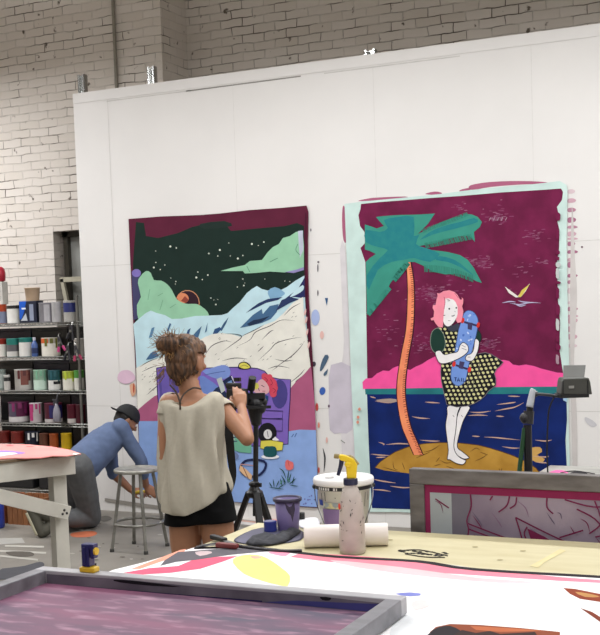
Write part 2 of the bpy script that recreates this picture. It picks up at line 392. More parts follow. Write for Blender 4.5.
for i, q in enumerate([(170.5, 246.5, 1.3), (176.5, 248, .9), (156, 251, .6), (154, 267.5, 1.2), (160.5, 269.5, .8), (156, 262.5, .7), (165, 265, .8), (196.5, 277.5, 1.3), (202.5, 279.5, .8), (198, 272, .8), (208, 275, 1), (171, 278, .6), (176, 281.5, .8), (175.5, 284, .6), (209, 253.5, 1), (220, 250, 1.3), (218, 256, .8), (252, 244, 1.3), (258.5, 245.5, .7), (264, 242, .9), (229, 243, .6), (230.5, 256, .7), (238, 258.5, 1.3), (243, 255.5, .8), (243, 279, .8), (244, 285.5, 1), (237.5, 287, .7), (265, 279, .6), (285, 281, .6), (290, 281.5, .6), (211, 298, .8), (216, 304.5, 1), (214, 300, .5), (218, 299.5, .5), (245, 283, .5)]):
    a.ell(q[0], q[1], q[2]*.8, q[2]*.8, '#d5dccf', 0, 8, hold=True)
a.k += 1
a.poly([(133.5, 324), (140, 318), (146, 313), (151, 310.5), (157, 313), (165, 315), (172, 319), (182, 318.5), (195, 316), (210, 315.5), (222, 315), (228, 313), (233, 308), (240, 302), (247, 293), (252, 289), (257, 286), (262, 289), (268, 290.5), (275, 287), (281, 290), (287, 287), (295, 281), (304.5, 275.5), (306, 300), (308, 340), (240, 350), (137, 375), (135.5, 345)], '#bddbe4')
a.poly([(268, 291), (275, 287), (283, 291), (285, 294), (279, 298), (272, 300), (269, 296)], '#7fa9c8', 2)
a.poly([(305, 277), (306.5, 297), (302, 298), (294, 297), (285, 299), (290, 295), (298, 289)], '#2b3160'); a.poly([(303, 285), (303.5, 290), (296, 295), (290, 297), (295, 291)], '#c4e0e8', 2)
for p, c in [([(246, 313), (252, 308), (259, 303), (268, 299), (283, 297), (278, 300), (266, 303), (256, 308)], '#2c3a60'), ([(240, 328), (247, 321), (253, 315), (262, 309), (263, 314), (270, 306), (279, 304), (277, 312), (271, 319), (262, 323), (250, 326)], '#46688c'), ([(247, 324), (254, 320), (260, 319), (270, 316), (262, 322), (250, 326)], '#25344e'),
             ([(220, 330), (224, 323), (229, 317), (226, 324), (222, 331)], '#3c597a'), ([(191, 338), (196, 332), (202, 326), (199, 336), (197, 341), (192, 341)], '#46688c'), ([(213, 334), (215, 329), (220, 327), (222, 329), (217, 334)], '#31507a'), ([(186, 336), (188, 330), (191, 328), (189, 335)], '#31507a'), ([(146, 360), (151, 353), (156, 350.5), (159, 356), (152, 359)], '#46688c'), ([(149, 338), (152, 328), (155, 327), (152, 337)], '#5c86a8'), ([(167, 331), (170, 323), (171.5, 324), (169, 331)], '#46688c'), ([(282, 300), (290, 297), (300, 299), (290, 303), (276, 311)], '#2c3a60'), ([(205, 333), (208, 322), (207, 331)], '#46688c')]: a.poly(p, c)
a.k += 1
hills = [(136.5, 368), (144, 363.5), (152, 360), (160, 358), (175, 352), (195, 345), (200, 340), (205, 337), (213, 334), (222, 333), (231, 334), (242, 337), (248, 333), (258, 328), (264, 325), (275, 321), (284, 313), (293, 303), (300, 298.5), (303.5, 297), (304, 312), (306.5, 330), (309, 350), (311, 367), (305, 374), (296, 381), (293, 392), (150, 400), (138, 412)]
a.poly(hills, '#e3e1d8')
for q in [[(222, 334), (235, 334), (242, 337), (232, 345), (222, 352)], [(240, 337), (255, 330), (264, 325)], [(205, 356), (212, 346), (224, 341), (232, 342)], [(236, 347), (250, 340), (256, 332), (270, 326), (282, 320), (296, 321)], [(258, 361), (270, 350), (277, 343), (290, 339), (302, 337)], [(272, 371), (282, 363), (292, 356), (300, 348), (305, 341)], [(275, 359), (285, 361), (293, 360)], [(290, 383), (300, 375), (305, 369)], [(222, 361), (235, 358), (248, 359)], [(258, 352), (264, 346)], [(142, 372), (150, 368), (156, 366)], [(147, 395), (155, 388), (160, 385)], [(268, 369), (278, 366), (290, 368)], [(140, 367), (148, 362), (158, 358)], [(284, 316), (292, 308), (301, 303)], [(262, 340), (270, 332), (274, 330)]]:
    a.stroke(q, .75, INK, hold=True, taper=True)
for i in range(46):
    x = random.uniform(215, 303); y = random.uniform(310, 372)
    if inside(x, y, hills): a.stroke([(x, y), (x+1.8, y-1.3)], .5, '#8d8b86', sm=1, hold=True)
for i in range(14):
    x = random.uniform(140, 158); y = random.uniform(366, 395)
    a.stroke([(x, y), (x+1.6, y-1.2)], .5, '#8d8b86', sm=1, hold=True)
a.k += 1
a.poly([(138, 410), (146, 403), (155, 396), (170, 390), (180, 400), (180, 425), (139, 423)], '#aa5d80'); a.poly([(311.5, 366), (305, 373.5), (296, 382), (291, 388), (288, 432), (316.5, 431), (314.8, 400)], '#aa5b7d')
a.poly([(139, 421), (175, 421), (230, 430), (290, 431), (300, 429.5), (316.3, 430), (317.5, 470), (318, 507), (285, 505), (230, 501.5), (185, 495.5), (140, 489)], '#8aa7dc')
for q in [((292, 437), (294, 434)), ((295, 437), (297, 433))]: a.stroke(q, 1, '#4f6aa0', hold=True)
for i in range(10): x = random.uniform(303, 316); y = random.uniform(494, 504); a.ell(x, y, random.uniform(.4, 1.2), random.uniform(.4, 1), '#6e74b0', hold=True)
a.k += 1
sofa = [(157, 368), (165, 366.5), (205, 368), (222, 367.5), (245, 367), (258, 368.5), (265, 371), (270, 377), (280, 379), (291, 379.5), (290.5, 400), (289, 422), (288.5, 444), (262, 446), (230, 446), (200, 440), (161, 425), (158, 395)]
a.poly(sofa, '#7d63b8'); a.stroke(sofa, .9, '#2b2450', closed=True, sm=1)
a.poly([(160, 371), (170, 369), (178, 372), (183, 385), (183, 400), (163, 402), (160, 390)], '#574d90', 3); a.poly([(162, 374), (170, 371), (173, 373), (172, 396), (164, 398)], '#6a5aa6', 3)
a.ell(280, 394, 8, 14.5, '#4a4384')
a.poly([(203, 371), (212, 368), (222, 365), (228, 366), (231, 371), (229, 377), (221, 379), (212, 377)], '#7b92d0', 2); a.poly([(200, 376), (210, 380), (218, 386), (224, 394), (222, 402), (205, 402)], '#6d86c8', 2)
a.stroke([(205, 375), (214, 373), (226, 371)], .6, '#4c5c98'); a.poly([(213, 392), (220, 386), (226, 392), (230, 396), (222, 400), (214, 397)], '#26304e', 2)
a.poly([(217, 379), (222, 377), (226, 390), (222, 393)], '#b9c0bf'); a.poly([(223, 381), (232, 375), (238, 389), (230, 394)], '#222a4c'); a.stroke([(232, 376), (238, 389)], 1, '#c9c6d6', sm=1); a.poly([(228, 382), (232, 380), (234, 387), (230, 389)], '#6f8fc0')
a.poly([(238.5, 367), (240, 363), (245, 361.5), (250, 364), (251.5, 368), (246, 369.5), (240, 369)], '#2b2433', 2); a.poly([(239.5, 366.5), (241, 363.5), (245, 362.5), (249, 364.8), (250.5, 367.5), (245, 368.7)], '#d8cf5e', 2); a.stroke([(241, 366.5), (245, 365), (249, 367)], .5, '#6e6a30')
a.poly([(266, 374), (271, 376), (276, 380), (278, 386), (277, 393), (275, 397), (271, 396), (269, 389), (264, 385), (262, 379)], '#c9445a', 3)
for q in [(265, 376, 3), (270, 377, 3), (274, 382, 3), (275.5, 388, 3), (274, 394, 3.2)]: a.ell(q[0], q[1], q[2], q[2], '#cf4c60', hold=True)
a.k += 1
for q in [((265, 377), (268, 380), (266, 382)), ((271, 379), (273, 383), (271, 385)), ((273, 388), (276, 390), (274, 393))]: a.stroke(q, .5, '#7e2438', hold=True)
a.k += 1
a.poly([(256, 386), (259, 381), (263, 379), (268, 384), (270, 390), (267, 394), (258, 393), (254, 391)], '#d8a9ae', 2); a.ell(256.5, 386, 3, 3.4, '#c9c25c'); a.stroke([(262, 385), (265, 387)], .6, INK); a.stroke([(263, 391), (266, 391)], .6, '#8e2c40'); a.stroke([(259, 388), (260, 391)], .6, INK)
a.poly([(247, 392), (255, 394), (263, 395), (269, 396), (267, 405), (262, 411), (254, 408), (249, 400)], '#264573', 2)
for q in [((250, 395), (266, 401)), ((250, 400), (263, 406)), ((256, 394), (254, 406)), ((262, 395), (260, 409))]: a.stroke(q, .5, '#5b86b4', hold=True)
a.k += 1
for q in [[(262.5, 410), (283.5, 411), (283, 418), (274, 418.5), (262, 418)], [(262, 418), (283, 419), (283, 431), (262, 430)]]: a.stroke(q, .7, '#2b2450', closed=True, sm=1, hold=True)
a.k += 1
a.poly([(232, 436), (252, 436), (252, 453), (240, 452), (228, 447)], '#6fae92'); a.poly([(228, 422), (234, 422), (235, 440), (228, 440)], '#cfd3cd')
for y in (425, 429, 433, 437, 441): a.stroke([(226, y+1), (238, y)], 1.1, '#3f4a66' if y % 8 else '#c07a78', sm=1, hold=True)
a.k += 1
a.poly([(228, 450), (238, 453), (239, 458), (232, 461), (228, 459)], '#6f7fa8', 2)
a.ell(268, 433, 9.3, 10.5, '#1d1c22', .1); a.ell(268.5, 434, 4.2, 4.8, '#d9d8d8'); a.stroke([(268, 431), (269, 437)], .8, '#77777f'); a.poly([(273, 439), (276, 436.5), (280, 440), (274, 441)], '#ebe9ec')
y_ = [(261.5, 440.5), (272, 440), (284, 442), (283, 450), (272, 451), (261, 448)]
a.poly(y_, '#d8cd55'); a.stroke(y_, .6, '#5e5a2a', closed=True, sm=1)
a.ell(271, 456.5, 9, 2.3, '#e8e9ee'); a.poly([(265, 447), (270, 446), (276, 446.5), (277.5, 451), (276.5, 456), (270, 457), (264.5, 455)], '#1f5357', 2)
a.stroke([(266, 462), (265, 470), (257, 476), (246, 475), (241, 468), (246, 461), (256, 459.5)], 2.4, '#232c52', closed=True); a.poly([(241, 465), (247, 469), (253, 475), (252, 480), (245, 475), (240, 470)], '#dcb58d'); a.stroke([(244, 467), (249, 478)], .8, '#8a5540'); a.stroke([(241, 464), (252, 465), (258, 467)], 1, '#b98e8e')
a.poly([(286, 462), (288, 459.5), (291, 461), (294, 462.5), (294, 468), (290, 470), (286.5, 468)], '#d96f6e', 2); a.stroke([(289, 461), (290, 466)], .5, '#a84850')
for q in [((289.5, 470), (288, 483)), ((280, 468), (284, 471), (287, 479)), ((287, 483), (282, 475)), ((289, 483), (292, 473)), ((290, 484), (297, 478)), ((291, 485), (299, 486)), ((275, 487), (274, 479)), ((277, 487), (280, 480)), ((273, 487), (270, 482)), ((279, 488), (285, 484)), ((270, 487), (285, 489)), ((286, 485), (284, 478)), ((293, 484), (295, 476)), ((283, 486), (281, 478))]: a.stroke(q, 1.1, '#28514a', hold=True, taper=True)
a.k += 1
for q in [((281, 484), (283, 480)), ((288, 478), (291, 482))]: a.stroke(q, .8, '#4f8f6a', hold=True)
# fold along the border
a.stroke([(306.5, 213), (305.8, 250), (306.5, 300), (309.5, 345), (312, 366)], 1.1, '#4a1c30', sm=3)
for q in [(307, 320), (308, 332), (306, 312), (309.5, 345)]: a.ell(q[0], q[1], 1, 3.5, '#d9b2b0', .2, hold=True)
a.done('painted_scene', t1)
# --- palm island with the skateboard figure
t2, a = canvas('painted_canvas', [(344.5, 204), (352, 203), (362, 201.5), (400, 198), (440, 194), (470, 190), (500, 187), (530, 184.5), (548, 182.5), (560, 181), (566.5, 185), (567.5, 191), (566.5, 240), (567.5, 300), (569, 360), (568.5, 420), (570, 470), (570.5, 528), (500, 522), (430, 514), (400, 512), (370, 512), (357, 508), (354.5, 450), (351.5, 390), (348, 290)], '#c9e0db',
              'tall painting of a palm tree island and standing figure hugging a skateboard')
a.poly([(361, 204), (380, 202), (400, 200.5), (430, 198), (460, 196), (500, 192.5), (540, 190), (561, 188.5), (563, 192), (562, 200), (557, 207), (558.5, 214), (557.5, 222), (559.5, 230), (559, 250), (557, 262), (558, 300), (560, 320), (559.5, 350), (563, 372), (564, 391), (367.5, 391), (366.5, 330), (366, 290), (365.3, 262), (360.5, 248), (365, 243), (364.5, 232), (360, 226), (358.5, 215), (360.5, 209)], mat('#701f46', .7, scale=6, h2='#611a3c', lo=.4, hi=.62, name='plum_paint', spec=.12))
# dry-brush marks
WB = ['#93607b', '#86456a', '#7f3a5c']
for (cx, cy, rx, ry, n) in ((484, 262, 8, 5, 22), (495, 217, 10, 5, 20), (532, 235, 8, 7, 18), (435, 290, 22, 8, 40), (420, 340, 22, 10, 16), (485, 345, 14, 8, 20), (540, 262, 6, 2, 8), (460, 205, 10, 4, 6), (385, 330, 14, 10, 10), (437, 255, 14, 4, 14), (520, 275, 14, 14, 10), (432, 296, 8, 8, 22), (425, 345, 26, 6, 20), (487, 343, 6, 4, 20), (500, 214, 4, 10, 10), (470, 262, 8, 4, 16)):
    for i in range(int(n*1.8)):
        x = cx+random.gauss(0, rx*.6); y = cy+random.gauss(0, ry*.6)
        if x > 556: continue
        a.poly([(x, y), (x+random.uniform(1, 5), y-.3), (x+random.uniform(1, 5), y+.5), (x, y+.6)], random.choice(WB), hold=True)
a.k += 1
for i in range(5): a.stroke([(489+i*4, 221), (491+i*4, 217)], .8, '#a98a9b', hold=True, taper=True)
a.poly([(362.5, 382), (366, 378.5), (372, 378), (377, 373.5), (383, 370.5), (389, 371), (393, 368), (398, 366), (404, 368), (410, 370), (416, 366.5), (422, 364), (428, 360), (436, 356), (445, 352), (460, 360), (480, 375), (494, 363), (499, 360), (504, 360), (509, 361), (513, 364.5), (519, 365.5), (526, 364.5), (534, 366), (541, 368.5), (549, 370.5), (557, 372.5), (564.5, 373), (565, 387), (500, 387.3), (430, 388.5), (363, 389)], '#f2569e', 0)
a.poly([(365, 388.8), (430, 388), (500, 387), (566, 386.5), (566.5, 394), (500, 394.5), (430, 394.5), (365.5, 394.5)], mat('#2b7c80', .6, scale=4, h2='#24686f', name='teal_paint', spec=.12))
a.poly([(367, 394.3), (430, 394.2), (500, 394), (566.5, 393.5), (567, 420), (565.5, 440), (567, 470), (568.5, 524), (500, 518), (430, 510), (372, 508), (369, 450)], mat('#14296a', .55, scale=5, h2='#102055', name='navy_paint', spec=.12))
isl = [(375, 467.5), (380, 462), (387, 457), (395, 452), (405, 448), (412, 445.5), (425, 443.5), (440, 442.5), (460, 443), (478, 445), (490, 448), (503, 452), (514, 456), (525, 461), (536, 468), (544, 478), (430, 478), (414, 474), (398, 472), (385, 470.5)]
a.poly(isl, mat('#bf9342', .65, scale=5, h2='#a57a30', name='ochre_paint', spec=.12, lo=.4, hi=.7)); a.stroke(isl[:16], .8, '#5b3f24', sm=1)
a.poly([(530, 448), (540, 447), (542, 452), (537, 455), (545, 459), (540, 463), (532, 460), (526, 452)], '#c9a05c', 2)
RP = '#c3a08e'
for q in [[(378.5, 442), (384, 444), (383, 445)], [(386, 444.5), (400, 443.5), (412, 444.5)], [(371, 454), (380, 455), (390, 455.5)], [(376, 457.5), (386, 457)], [(373, 479), (382, 481), (396, 483)], [(390, 486), (402, 487.5), (412, 487.5)], [(373, 489.5), (382, 490), (391, 491.5)], [(412, 416.5), (420, 418), (430, 418.5)], [(375, 401), (388, 402.5), (397, 401.5)], [(420, 440), (432, 441), (440, 441)], [(495, 411), (505, 409), (515, 407), (524, 402.5)], [(497, 404.5), (510, 403), (516, 402)], [(470, 412), (480, 412.5), (491, 411)], [(468, 415.5), (478, 415), (488, 415.5)], [(472, 436), (480, 436.5)], [(484, 437), (495, 437.5), (505, 438.5), (520, 440)], [(502, 446.5), (512, 448), (520, 448)], [(370, 396.5), (376, 398)], [(425, 402), (440, 403)], [(535, 440), (545, 441), (552, 440)], [(532, 456), (545, 457), (549, 456)], [(536, 462), (548, 463)], [(508, 396), (520, 396.5)], [(496, 416), (504, 416.5)]]:
    a.stroke(q, 1.3, RP, hold=True, taper=True)
a.k += 1
a.poly([(376, 400), (390, 398.5), (398, 400), (394, 402.5), (382, 402)], '#a9968c', 2)
for q in [((393, 461), (394, 468), (398, 470)), ((402, 462), (405, 470)), ((424, 452), (432, 450), (440, 445)), ((440, 460), (446, 463), (452, 462)), ((446, 466), (455, 469)), ((475, 461), (482, 458), (488, 454)), ((470, 452), (476, 448), (480, 450)), ((499, 468), (500, 472)), ((502, 468), (501, 472)), ((383, 467), (400, 472)), ((416, 458), (430, 452)), ((434, 466), (441, 464)), ((440, 457), (436, 462)), ((480, 452), (488, 455))]: a.stroke(q, .8, '#6e4f26', hold=True, taper=True)
a.k += 1
# trunk
tr = [(408.5, 262, 4), (410.5, 280, 5.6), (411, 300, 6.2), (409.5, 330, 6.6), (405, 355, 7), (401.5, 380, 7.6), (401.5, 400, 7.8), (406, 425, 8.2), (412, 440, 8.4), (418.5, 455, 8.6)]
cl = catm([V((x, y, w)) for x, y, w in tr], 5)
L_ = [(p.x-p.z/2, p.y) for p in cl]; Rr = [(p.x+p.z/2, p.y) for p in cl]
Ls = [(x-.9, y) for x, y in L_]; Rs = [(x+1.2, y) for x, y in Rr]
a.poly(Ls+Rs[::-1], '#3a1c26'); a.poly(L_+Rr[::-1], mat('#ef9468', .6, scale=8, h2='#dc7c5c', name='coral_paint', spec=.12))
for i in range(2, len(cl)-1):
    p = cl[i]
    for dy in (0, 2): a.stroke([(p.x+p.z/2-2.4, p.y+dy), (p.x+p.z/2, p.y+dy-.6)], .7, '#8a3a34', sm=1, hold=True)
a.k += 1
# palm
TG, TD = '#3c8f7f', '#1f7480'
def frond(p, tips, c):
    a.poly(p, c, 0, hold=False)
frond([(405, 246), (376, 217), (384, 216), (400, 215), (420, 214.5), (435, 213.5), (428, 224), (419, 233), (416, 242)], 0, TG)
frond([(406, 249), (412, 240), (420, 233), (430, 228), (442, 222), (452, 218), (461, 216.5), (466, 214), (472, 214.5), (478, 217), (482, 222), (480, 227), (474, 232), (475, 242), (470, 236), (460, 236), (448, 239), (436, 243), (420, 246)], 0, TG)
frond([(406, 248), (418, 247), (432, 250), (448, 252), (460, 255), (468, 260), (474, 268), (482, 283), (476, 281), (469, 277), (458, 273.5), (446, 274.5), (434, 272), (424, 266), (415, 262), (408, 262)], 0, TG)
frond([(410, 248), (409, 262), (401, 267), (396, 276), (390, 284), (388, 289), (380, 300), (374, 308), (367.3, 315), (366.5, 290), (366, 262), (370, 258), (376, 254), (370, 251), (365, 249.5), (365, 224.5), (370, 226), (377, 228.5), (384, 226), (376, 217), (392, 216), (410, 222), (418, 236)], 0, TG)
for p in ([(384, 220), (398, 217), (414, 217), (414, 236), (420, 234), (416, 244), (426, 248), (440, 254), (430, 262), (414, 258), (404, 260), (392, 262), (378, 270), (369, 290), (367, 275), (380, 258), (388, 250), (378, 247), (366, 242), (366, 230), (380, 232), (388, 228)], [(430, 232), (444, 226), (460, 222), (474, 218), (478, 222), (462, 227), (446, 231), (432, 235), (420, 240)], [(440, 256), (455, 260), (466, 268), (474, 276), (462, 268), (448, 262), (436, 260)]): a.poly(p, mat(TD, .6, scale=20, h2='#2a7f80', name='deep_teal_paint', spec=.12, lo=.3, hi=.8), 2, hold=True)
a.k += 1
fj = random.Random(2)
for i in range(40):   # fringe of the fronds
    t = i/39+fj.uniform(-.01, .01)
    x = 388+(367-388)*t; y = 289+(315-289)*t-8*math.sin(PI*t)*0; a.stroke([(x, y-3), (x+3.5, y+.5)], 1.1, TG, sm=1, hold=True)
    x = 424+48*t; y = 266+10*t-3*math.sin(PI*t); a.stroke([(x, y-1), (x+.6, y+6)], .8, '#35806f', sm=1, hold=True)
    x = 424+46*t; y = 245-9*t; a.stroke([(x, y-2), (x+2.4, y+3.4)], .8, '#35806f', sm=1, hold=True)
    x = 392+14*t; y = 281-17*t; a.stroke([(x, y-3), (x+4, y+1)], 1, TG, sm=1, hold=True)
    x = 424+44*t; y = 231-17*t; a.stroke([(x, y+2), (x-2, y-1.5)], .8, '#35806f', sm=1, hold=True)
a.k += 1
# gull
a.poly([(505, 286.5), (511, 291), (518, 296), (523, 290), (530, 283.5), (526, 291), (521, 297), (516, 297.5), (509, 293)], '#e4dcd6'); a.poly([(518, 297), (522, 290), (530, 284), (526, 290), (521, 297)], '#d8c25c')
for q in [[(502, 303), (510, 301.5), (516, 302)], [(510, 303), (520, 304.5), (530, 302.5), (541, 303)], [(518, 300.5), (524, 302), (530, 302)], [(514, 303), (520, 306), (526, 305)]]: a.stroke(q, 1.2, '#b9b3d4', hold=True, taper=True)
a.k += 1
# figure
WHT = '#ece9ea'; GRN = '#1e3a32'; BLK = '#1c1a20'
def op(pts, c, sm=3, w=.7, oc=INK):
    a.poly(pts, c, sm); a.stroke(pts, w, oc, closed=True, sm=max(sm, 1))
op([(461, 407), (470, 407), (467, 414), (463, 422), (459, 436), (457.5, 447), (463, 452), (469, 457), (468, 458.5), (463, 458.5), (456, 454), (452, 448), (454, 430)], WHT)
op([(448, 406), (459.5, 406), (457.5, 414), (456, 430), (454, 445), (456, 453), (461, 458), (466, 460.5), (463, 464.5), (456, 463), (450, 459.5), (447.5, 459), (448.5, 450), (447, 437), (445.8, 425), (447.5, 414)], WHT)
a.stroke([(453, 415), (454.5, 417)], .6, '#8a8488'); a.stroke([(461.5, 415), (463, 417)], .6, '#8a8488')
op([(474, 328), (479, 331), (481.5, 336), (480, 342), (474, 340)], GRN)
dress = [(436, 329), (442, 326), (452, 326), (462, 329), (470, 338), (474, 348), (476.5, 354), (485.5, 352.5), (491, 354), (496, 357), (500, 359.5), (503.5, 362), (500, 366), (496.5, 369), (494.5, 373.5), (496, 378), (496, 385.5), (491, 389), (488.5, 391), (485, 396), (480, 400), (474, 403.5), (467, 406), (457, 407), (447, 404.5), (445.5, 398), (443.5, 390), (441.5, 380), (441, 372), (441.5, 364), (442.5, 356), (442, 345)]
a.poly(dress, BLK); 
for r in range(20):
    for c_ in range(20):
        x = 436+c_*4.6+(2.3 if r % 2 else 0)-(r*.5); y = 329+r*4.1
        if x > 470: y -= (x-470)*.1
        if all(inside(x+dx, y+dy, dress) for dx, dy in ((1.2, 0), (-1.2, 0), (0, 1.2), (0, -1.2))): a.ell(x, y, 1.6, 1.35, '#d3cf97', .6, 7, hold=True)
a.k += 1
a.stroke(dress, .6, '#77727a', closed=True, sm=1)
for q in [((472, 362), (468, 385), (464, 403)), ((480, 362), (478, 380)), ((474, 380), (473, 392))]: a.stroke(q, .6, '#5c5a55', hold=True)
a.k += 1
a.poly([(446, 325), (452, 326), (458, 323), (460, 328), (456, 331), (450, 331)], '#3c3f4c', 2)
op([(438, 328), (433, 331), (431, 337), (431, 345), (433.5, 351), (438, 353.5), (443, 351), (445.5, 345), (445, 338), (442.5, 332)], GRN, w=.6, oc='#7a8a80')
# skateboard
sb = [(462.5, 319), (464, 313.5), (468, 310.5), (473, 311.5), (477, 316), (478.5, 322), (477.5, 330), (475, 341), (471.5, 354), (468.5, 368), (466, 380), (461.5, 385), (456.5, 385.5), (452.5, 382), (451, 375), (452.5, 364), (455, 352), (457, 340), (459, 329)]
op(sb, '#7396da', 2, .6, '#3c4f88')
for i in range(50):
    x = random.uniform(452, 478); y = random.uniform(312, 374)
    if inside(x-1.5, y, sb) and inside(x+1.5, y, sb): a.ell(x, y, random.uniform(.7, 1.7), random.uniform(.4, 1), random.choice(['#a7bfee', '#4f72c4', '#c2d2f4', '#5f84d4']), random.uniform(0, 3), 8, hold=True)
a.k += 1
for x, y, r in ((463, 320.5, 0), (478.5, 325, 0), (454.3, 364, 0), (469.8, 369.5, 0)): a.ell(x, y, 1.7, 2.9, '#d2392f', .25, hold=True)
a.k += 1
a.stroke([(464.5, 322), (477, 325.5)], 2, '#3b3558', sm=1); a.poly([(468, 322), (473, 323), (472, 330), (468, 329)], '#453e62'); a.stroke([(456, 365), (468, 369)], 2, '#3b3558', sm=1); a.poly([(460, 361), (465, 362), (463, 369), (459, 368)], '#453e62')
def gl(ch, x, y, s, w, c):   # strokes of capital letters
    G = {'T': [[(0, 0), (1, 0)], [(.5, 0), (.5, 1)]], 'A': [[(0, 1), (.5, 0), (1, 1)], [(.2, .65), (.8, .65)]], 'I': [[(.5, 0), (.5, 1)]], 'L': [[(0, 0), (0, 1), (.9, 1)]]}
    for st in G[ch]: a.stroke([(x+u*s*.7, y+v*s) for u, v in st], w, c, sm=1, hold=True)
for i, ch in enumerate('TAIL'): gl(ch, 454.6+i*3.0, 377.6+i*.15, 3.6, .75, '#1f2f6a')
a.k += 1
# arms over board
op([(475.5, 339), (479.3, 341), (479, 347), (477.8, 352), (475, 358), (472, 361), (467, 360.5), (465.8, 358), (467.5, 355), (471.5, 353.5), (474, 349)], WHT)
op([(435.7, 352), (440.5, 350.5), (444.5, 354.5), (452, 353), (458, 351.5), (460, 346), (463, 342.5), (466, 343.5), (468.5, 346.5), (468.5, 351), (465.5, 354.5), (461, 357.5), (452.5, 361.5), (445, 363.5), (440, 362.8), (437, 358)], WHT)
for q in [((462, 345), (466, 347)), ((462, 348), (467, 350)), ((468, 357), (471, 357))]: a.stroke(q, .5, '#77727a', hold=True)
a.k += 1
# head
op([(445.5, 298), (450, 297), (455, 299.5), (458, 304), (458.5, 310), (457.8, 316), (454.5, 322), (450.5, 326), (446.5, 326), (443.5, 321), (444, 308)], WHT, 3, .4)
a.poly([(431, 318.5), (434, 317), (434.5, 311), (433, 308), (433.5, 305), (436, 305), (437, 299), (438, 296), (437.5, 293), (440, 293.5), (444, 291), (450, 290.2), (455, 292), (458, 295), (460.5, 299.5), (462.5, 299.5), (462, 297), (463.8, 299), (463.6, 303.5), (462.5, 306), (463.8, 311), (463, 317), (461.5, 322), (458, 323), (456.3, 320), (458, 314), (458, 307), (456, 302), (453.5, 299.5), (449, 298.3), (446, 298.5), (445.3, 303), (444.6, 310), (443.8, 318), (443.6, 324), (443, 327.5), (439, 327), (436, 323.5), (434, 320), (432, 320.5)], '#ee8ea1', 0)
for q in [((444.5, 297), (445.5, 302), (444.5, 309)), ((447, 299), (450, 300)), ((455, 293), (459, 298))]: a.stroke(q, .5, '#a8506a', hold=True)
a.k += 1
a.ell(449.7, 308.8, .9, .9, INK); a.ell(456.7, 307.8, .8, .8, INK); a.stroke([(452, 316), (454, 315.8), (455, 315)], .8, INK); a.stroke([(448, 301), (450.5, 300.6)], .5, INK); a.stroke([(455, 311), (456, 312)], .4, '#77727a'); a.stroke([(443.8, 315.5), (445.8, 315)], .6, INK); a.stroke([(448.5, 320.5), (451, 320.8)], .4, '#77727a')
a.poly([(563.5, 394), (567.5, 395), (567, 402), (563.5, 400)], '#a7c6e4'); 
for y in (410, 418, 423): a.ell(359+random.uniform(-1, 1), y-1, 1.4, 1.6, '#d9937f', hold=True)
a.k += 1
fr_ = random.Random(5); y = 212
while y < 370:   # frayed edge of the plum field over the bare border
    L = fr_.uniform(3, 12); d = fr_.uniform(.5, 3)
    a.poly([(556.5, y), (559+d*.6, y+L*.2), (558.5+d, y+L*.6), (559+d*.4, y+L), (556.5, y+L*.9)], fr_.choice(['#701f46', '#701f46', '#a58a98', '#c0c4c4']), 2, hold=True); y += L*fr_.uniform(1.1, 2.2)
a.done('painted_scene', t2)
# ================================================================== WORK TABLE (foreground)
ZT = .95
WOOD = mat('#c9c19f', .55, scale=3, h2='#bdb38c', stretch=(1, 6, 1), name='pale_plywood', lo=.3, hi=.7)
WHITEW = mat('#d0cdc3', .65, .15, scale=5, name='white_wood')
tb = thing('work_table', (-1.1, 2.8, 0), 'large pale wooden work table in the foreground covered with a painted sheet', 'table')
TL, TR, TF, TBk = -1.99, .75, 1.75, 3.73
def loc(t, p): return V(p)-t.location
bm = B(); box2(bm, loc(tb, (TL, TF, ZT-.03)), loc(tb, (TR, TBk, ZT))); obj('tabletop', bm, WOOD, tb, bevel=.003)
for x in (TL+.12, TR-.12):
    for y in (TF+.12, TBk-.12):
        bm = B(); box2(bm, loc(tb, (x-.045, y-.045, 0)), loc(tb, (x+.045, y+.045, ZT-.03))); obj('leg', bm, WHITEW, tb)
bm = B()
for y in (TF+.12, TBk-.12): box2(bm, loc(tb, (TL+.165, y-.02, ZT-.15)), loc(tb, (TR-.165, y+.02, ZT-.03)))
for x in (TL+.12, TR-.12): box2(bm, loc(tb, (x-.02, TF+.165, ZT-.15)), loc(tb, (x+.02, TBk-.165, ZT-.03)))
obj('apron', bm, WHITEW, tb)
# painted sheet with a dark edge lying over the table
sh = [(-2.06, 2.0), (-2.055, 2.9), (-2.02, 3.02), (-1.98, 3.26), (-1.80, 3.33), (-1.62, 3.305), (-1.45, 3.285), (-1.2, 3.30), (-1.0, 3.25), (-.6, 3.27), (-.2, 3.27), (.6, 3.27), (.6, 2.0)]
shp = thing('painted_sheet', (-1.1, 2.6, ZT), 'large white painted sheet with pink and yellow strokes spread over the foreground table', 'painting')
SP = ZT+.004
def flatsheet(name, pts, z, th, mt, parent):
    bm = B(); tri = tessellate_polygon([[V((x, y, 0)) for x, y in pts]])
    up = [bm.verts.new(V((x, y, z))-parent.location) for x, y in pts]; dn = [bm.verts.new(V((x, y, z-th))-parent.location) for x, y in pts]
    for t in tri: bm.faces.new([up[i] for i in t]); bm.faces.new([dn[i] for i in reversed(t)])
    n = len(pts)
    for i in range(n): bm.faces.new((up[i], up[(i+1) % n], dn[(i+1) % n], dn[i]))
    return obj(name, bm, mt, parent)
flatsheet('sheet', sh, SP, .003, mat('#f1eff0', .6, .02, name='white_sheet'), shp)
a = Art(lambda x, y: atz(x, y, SP)-shp.location, (0, 0, 1), .00003)
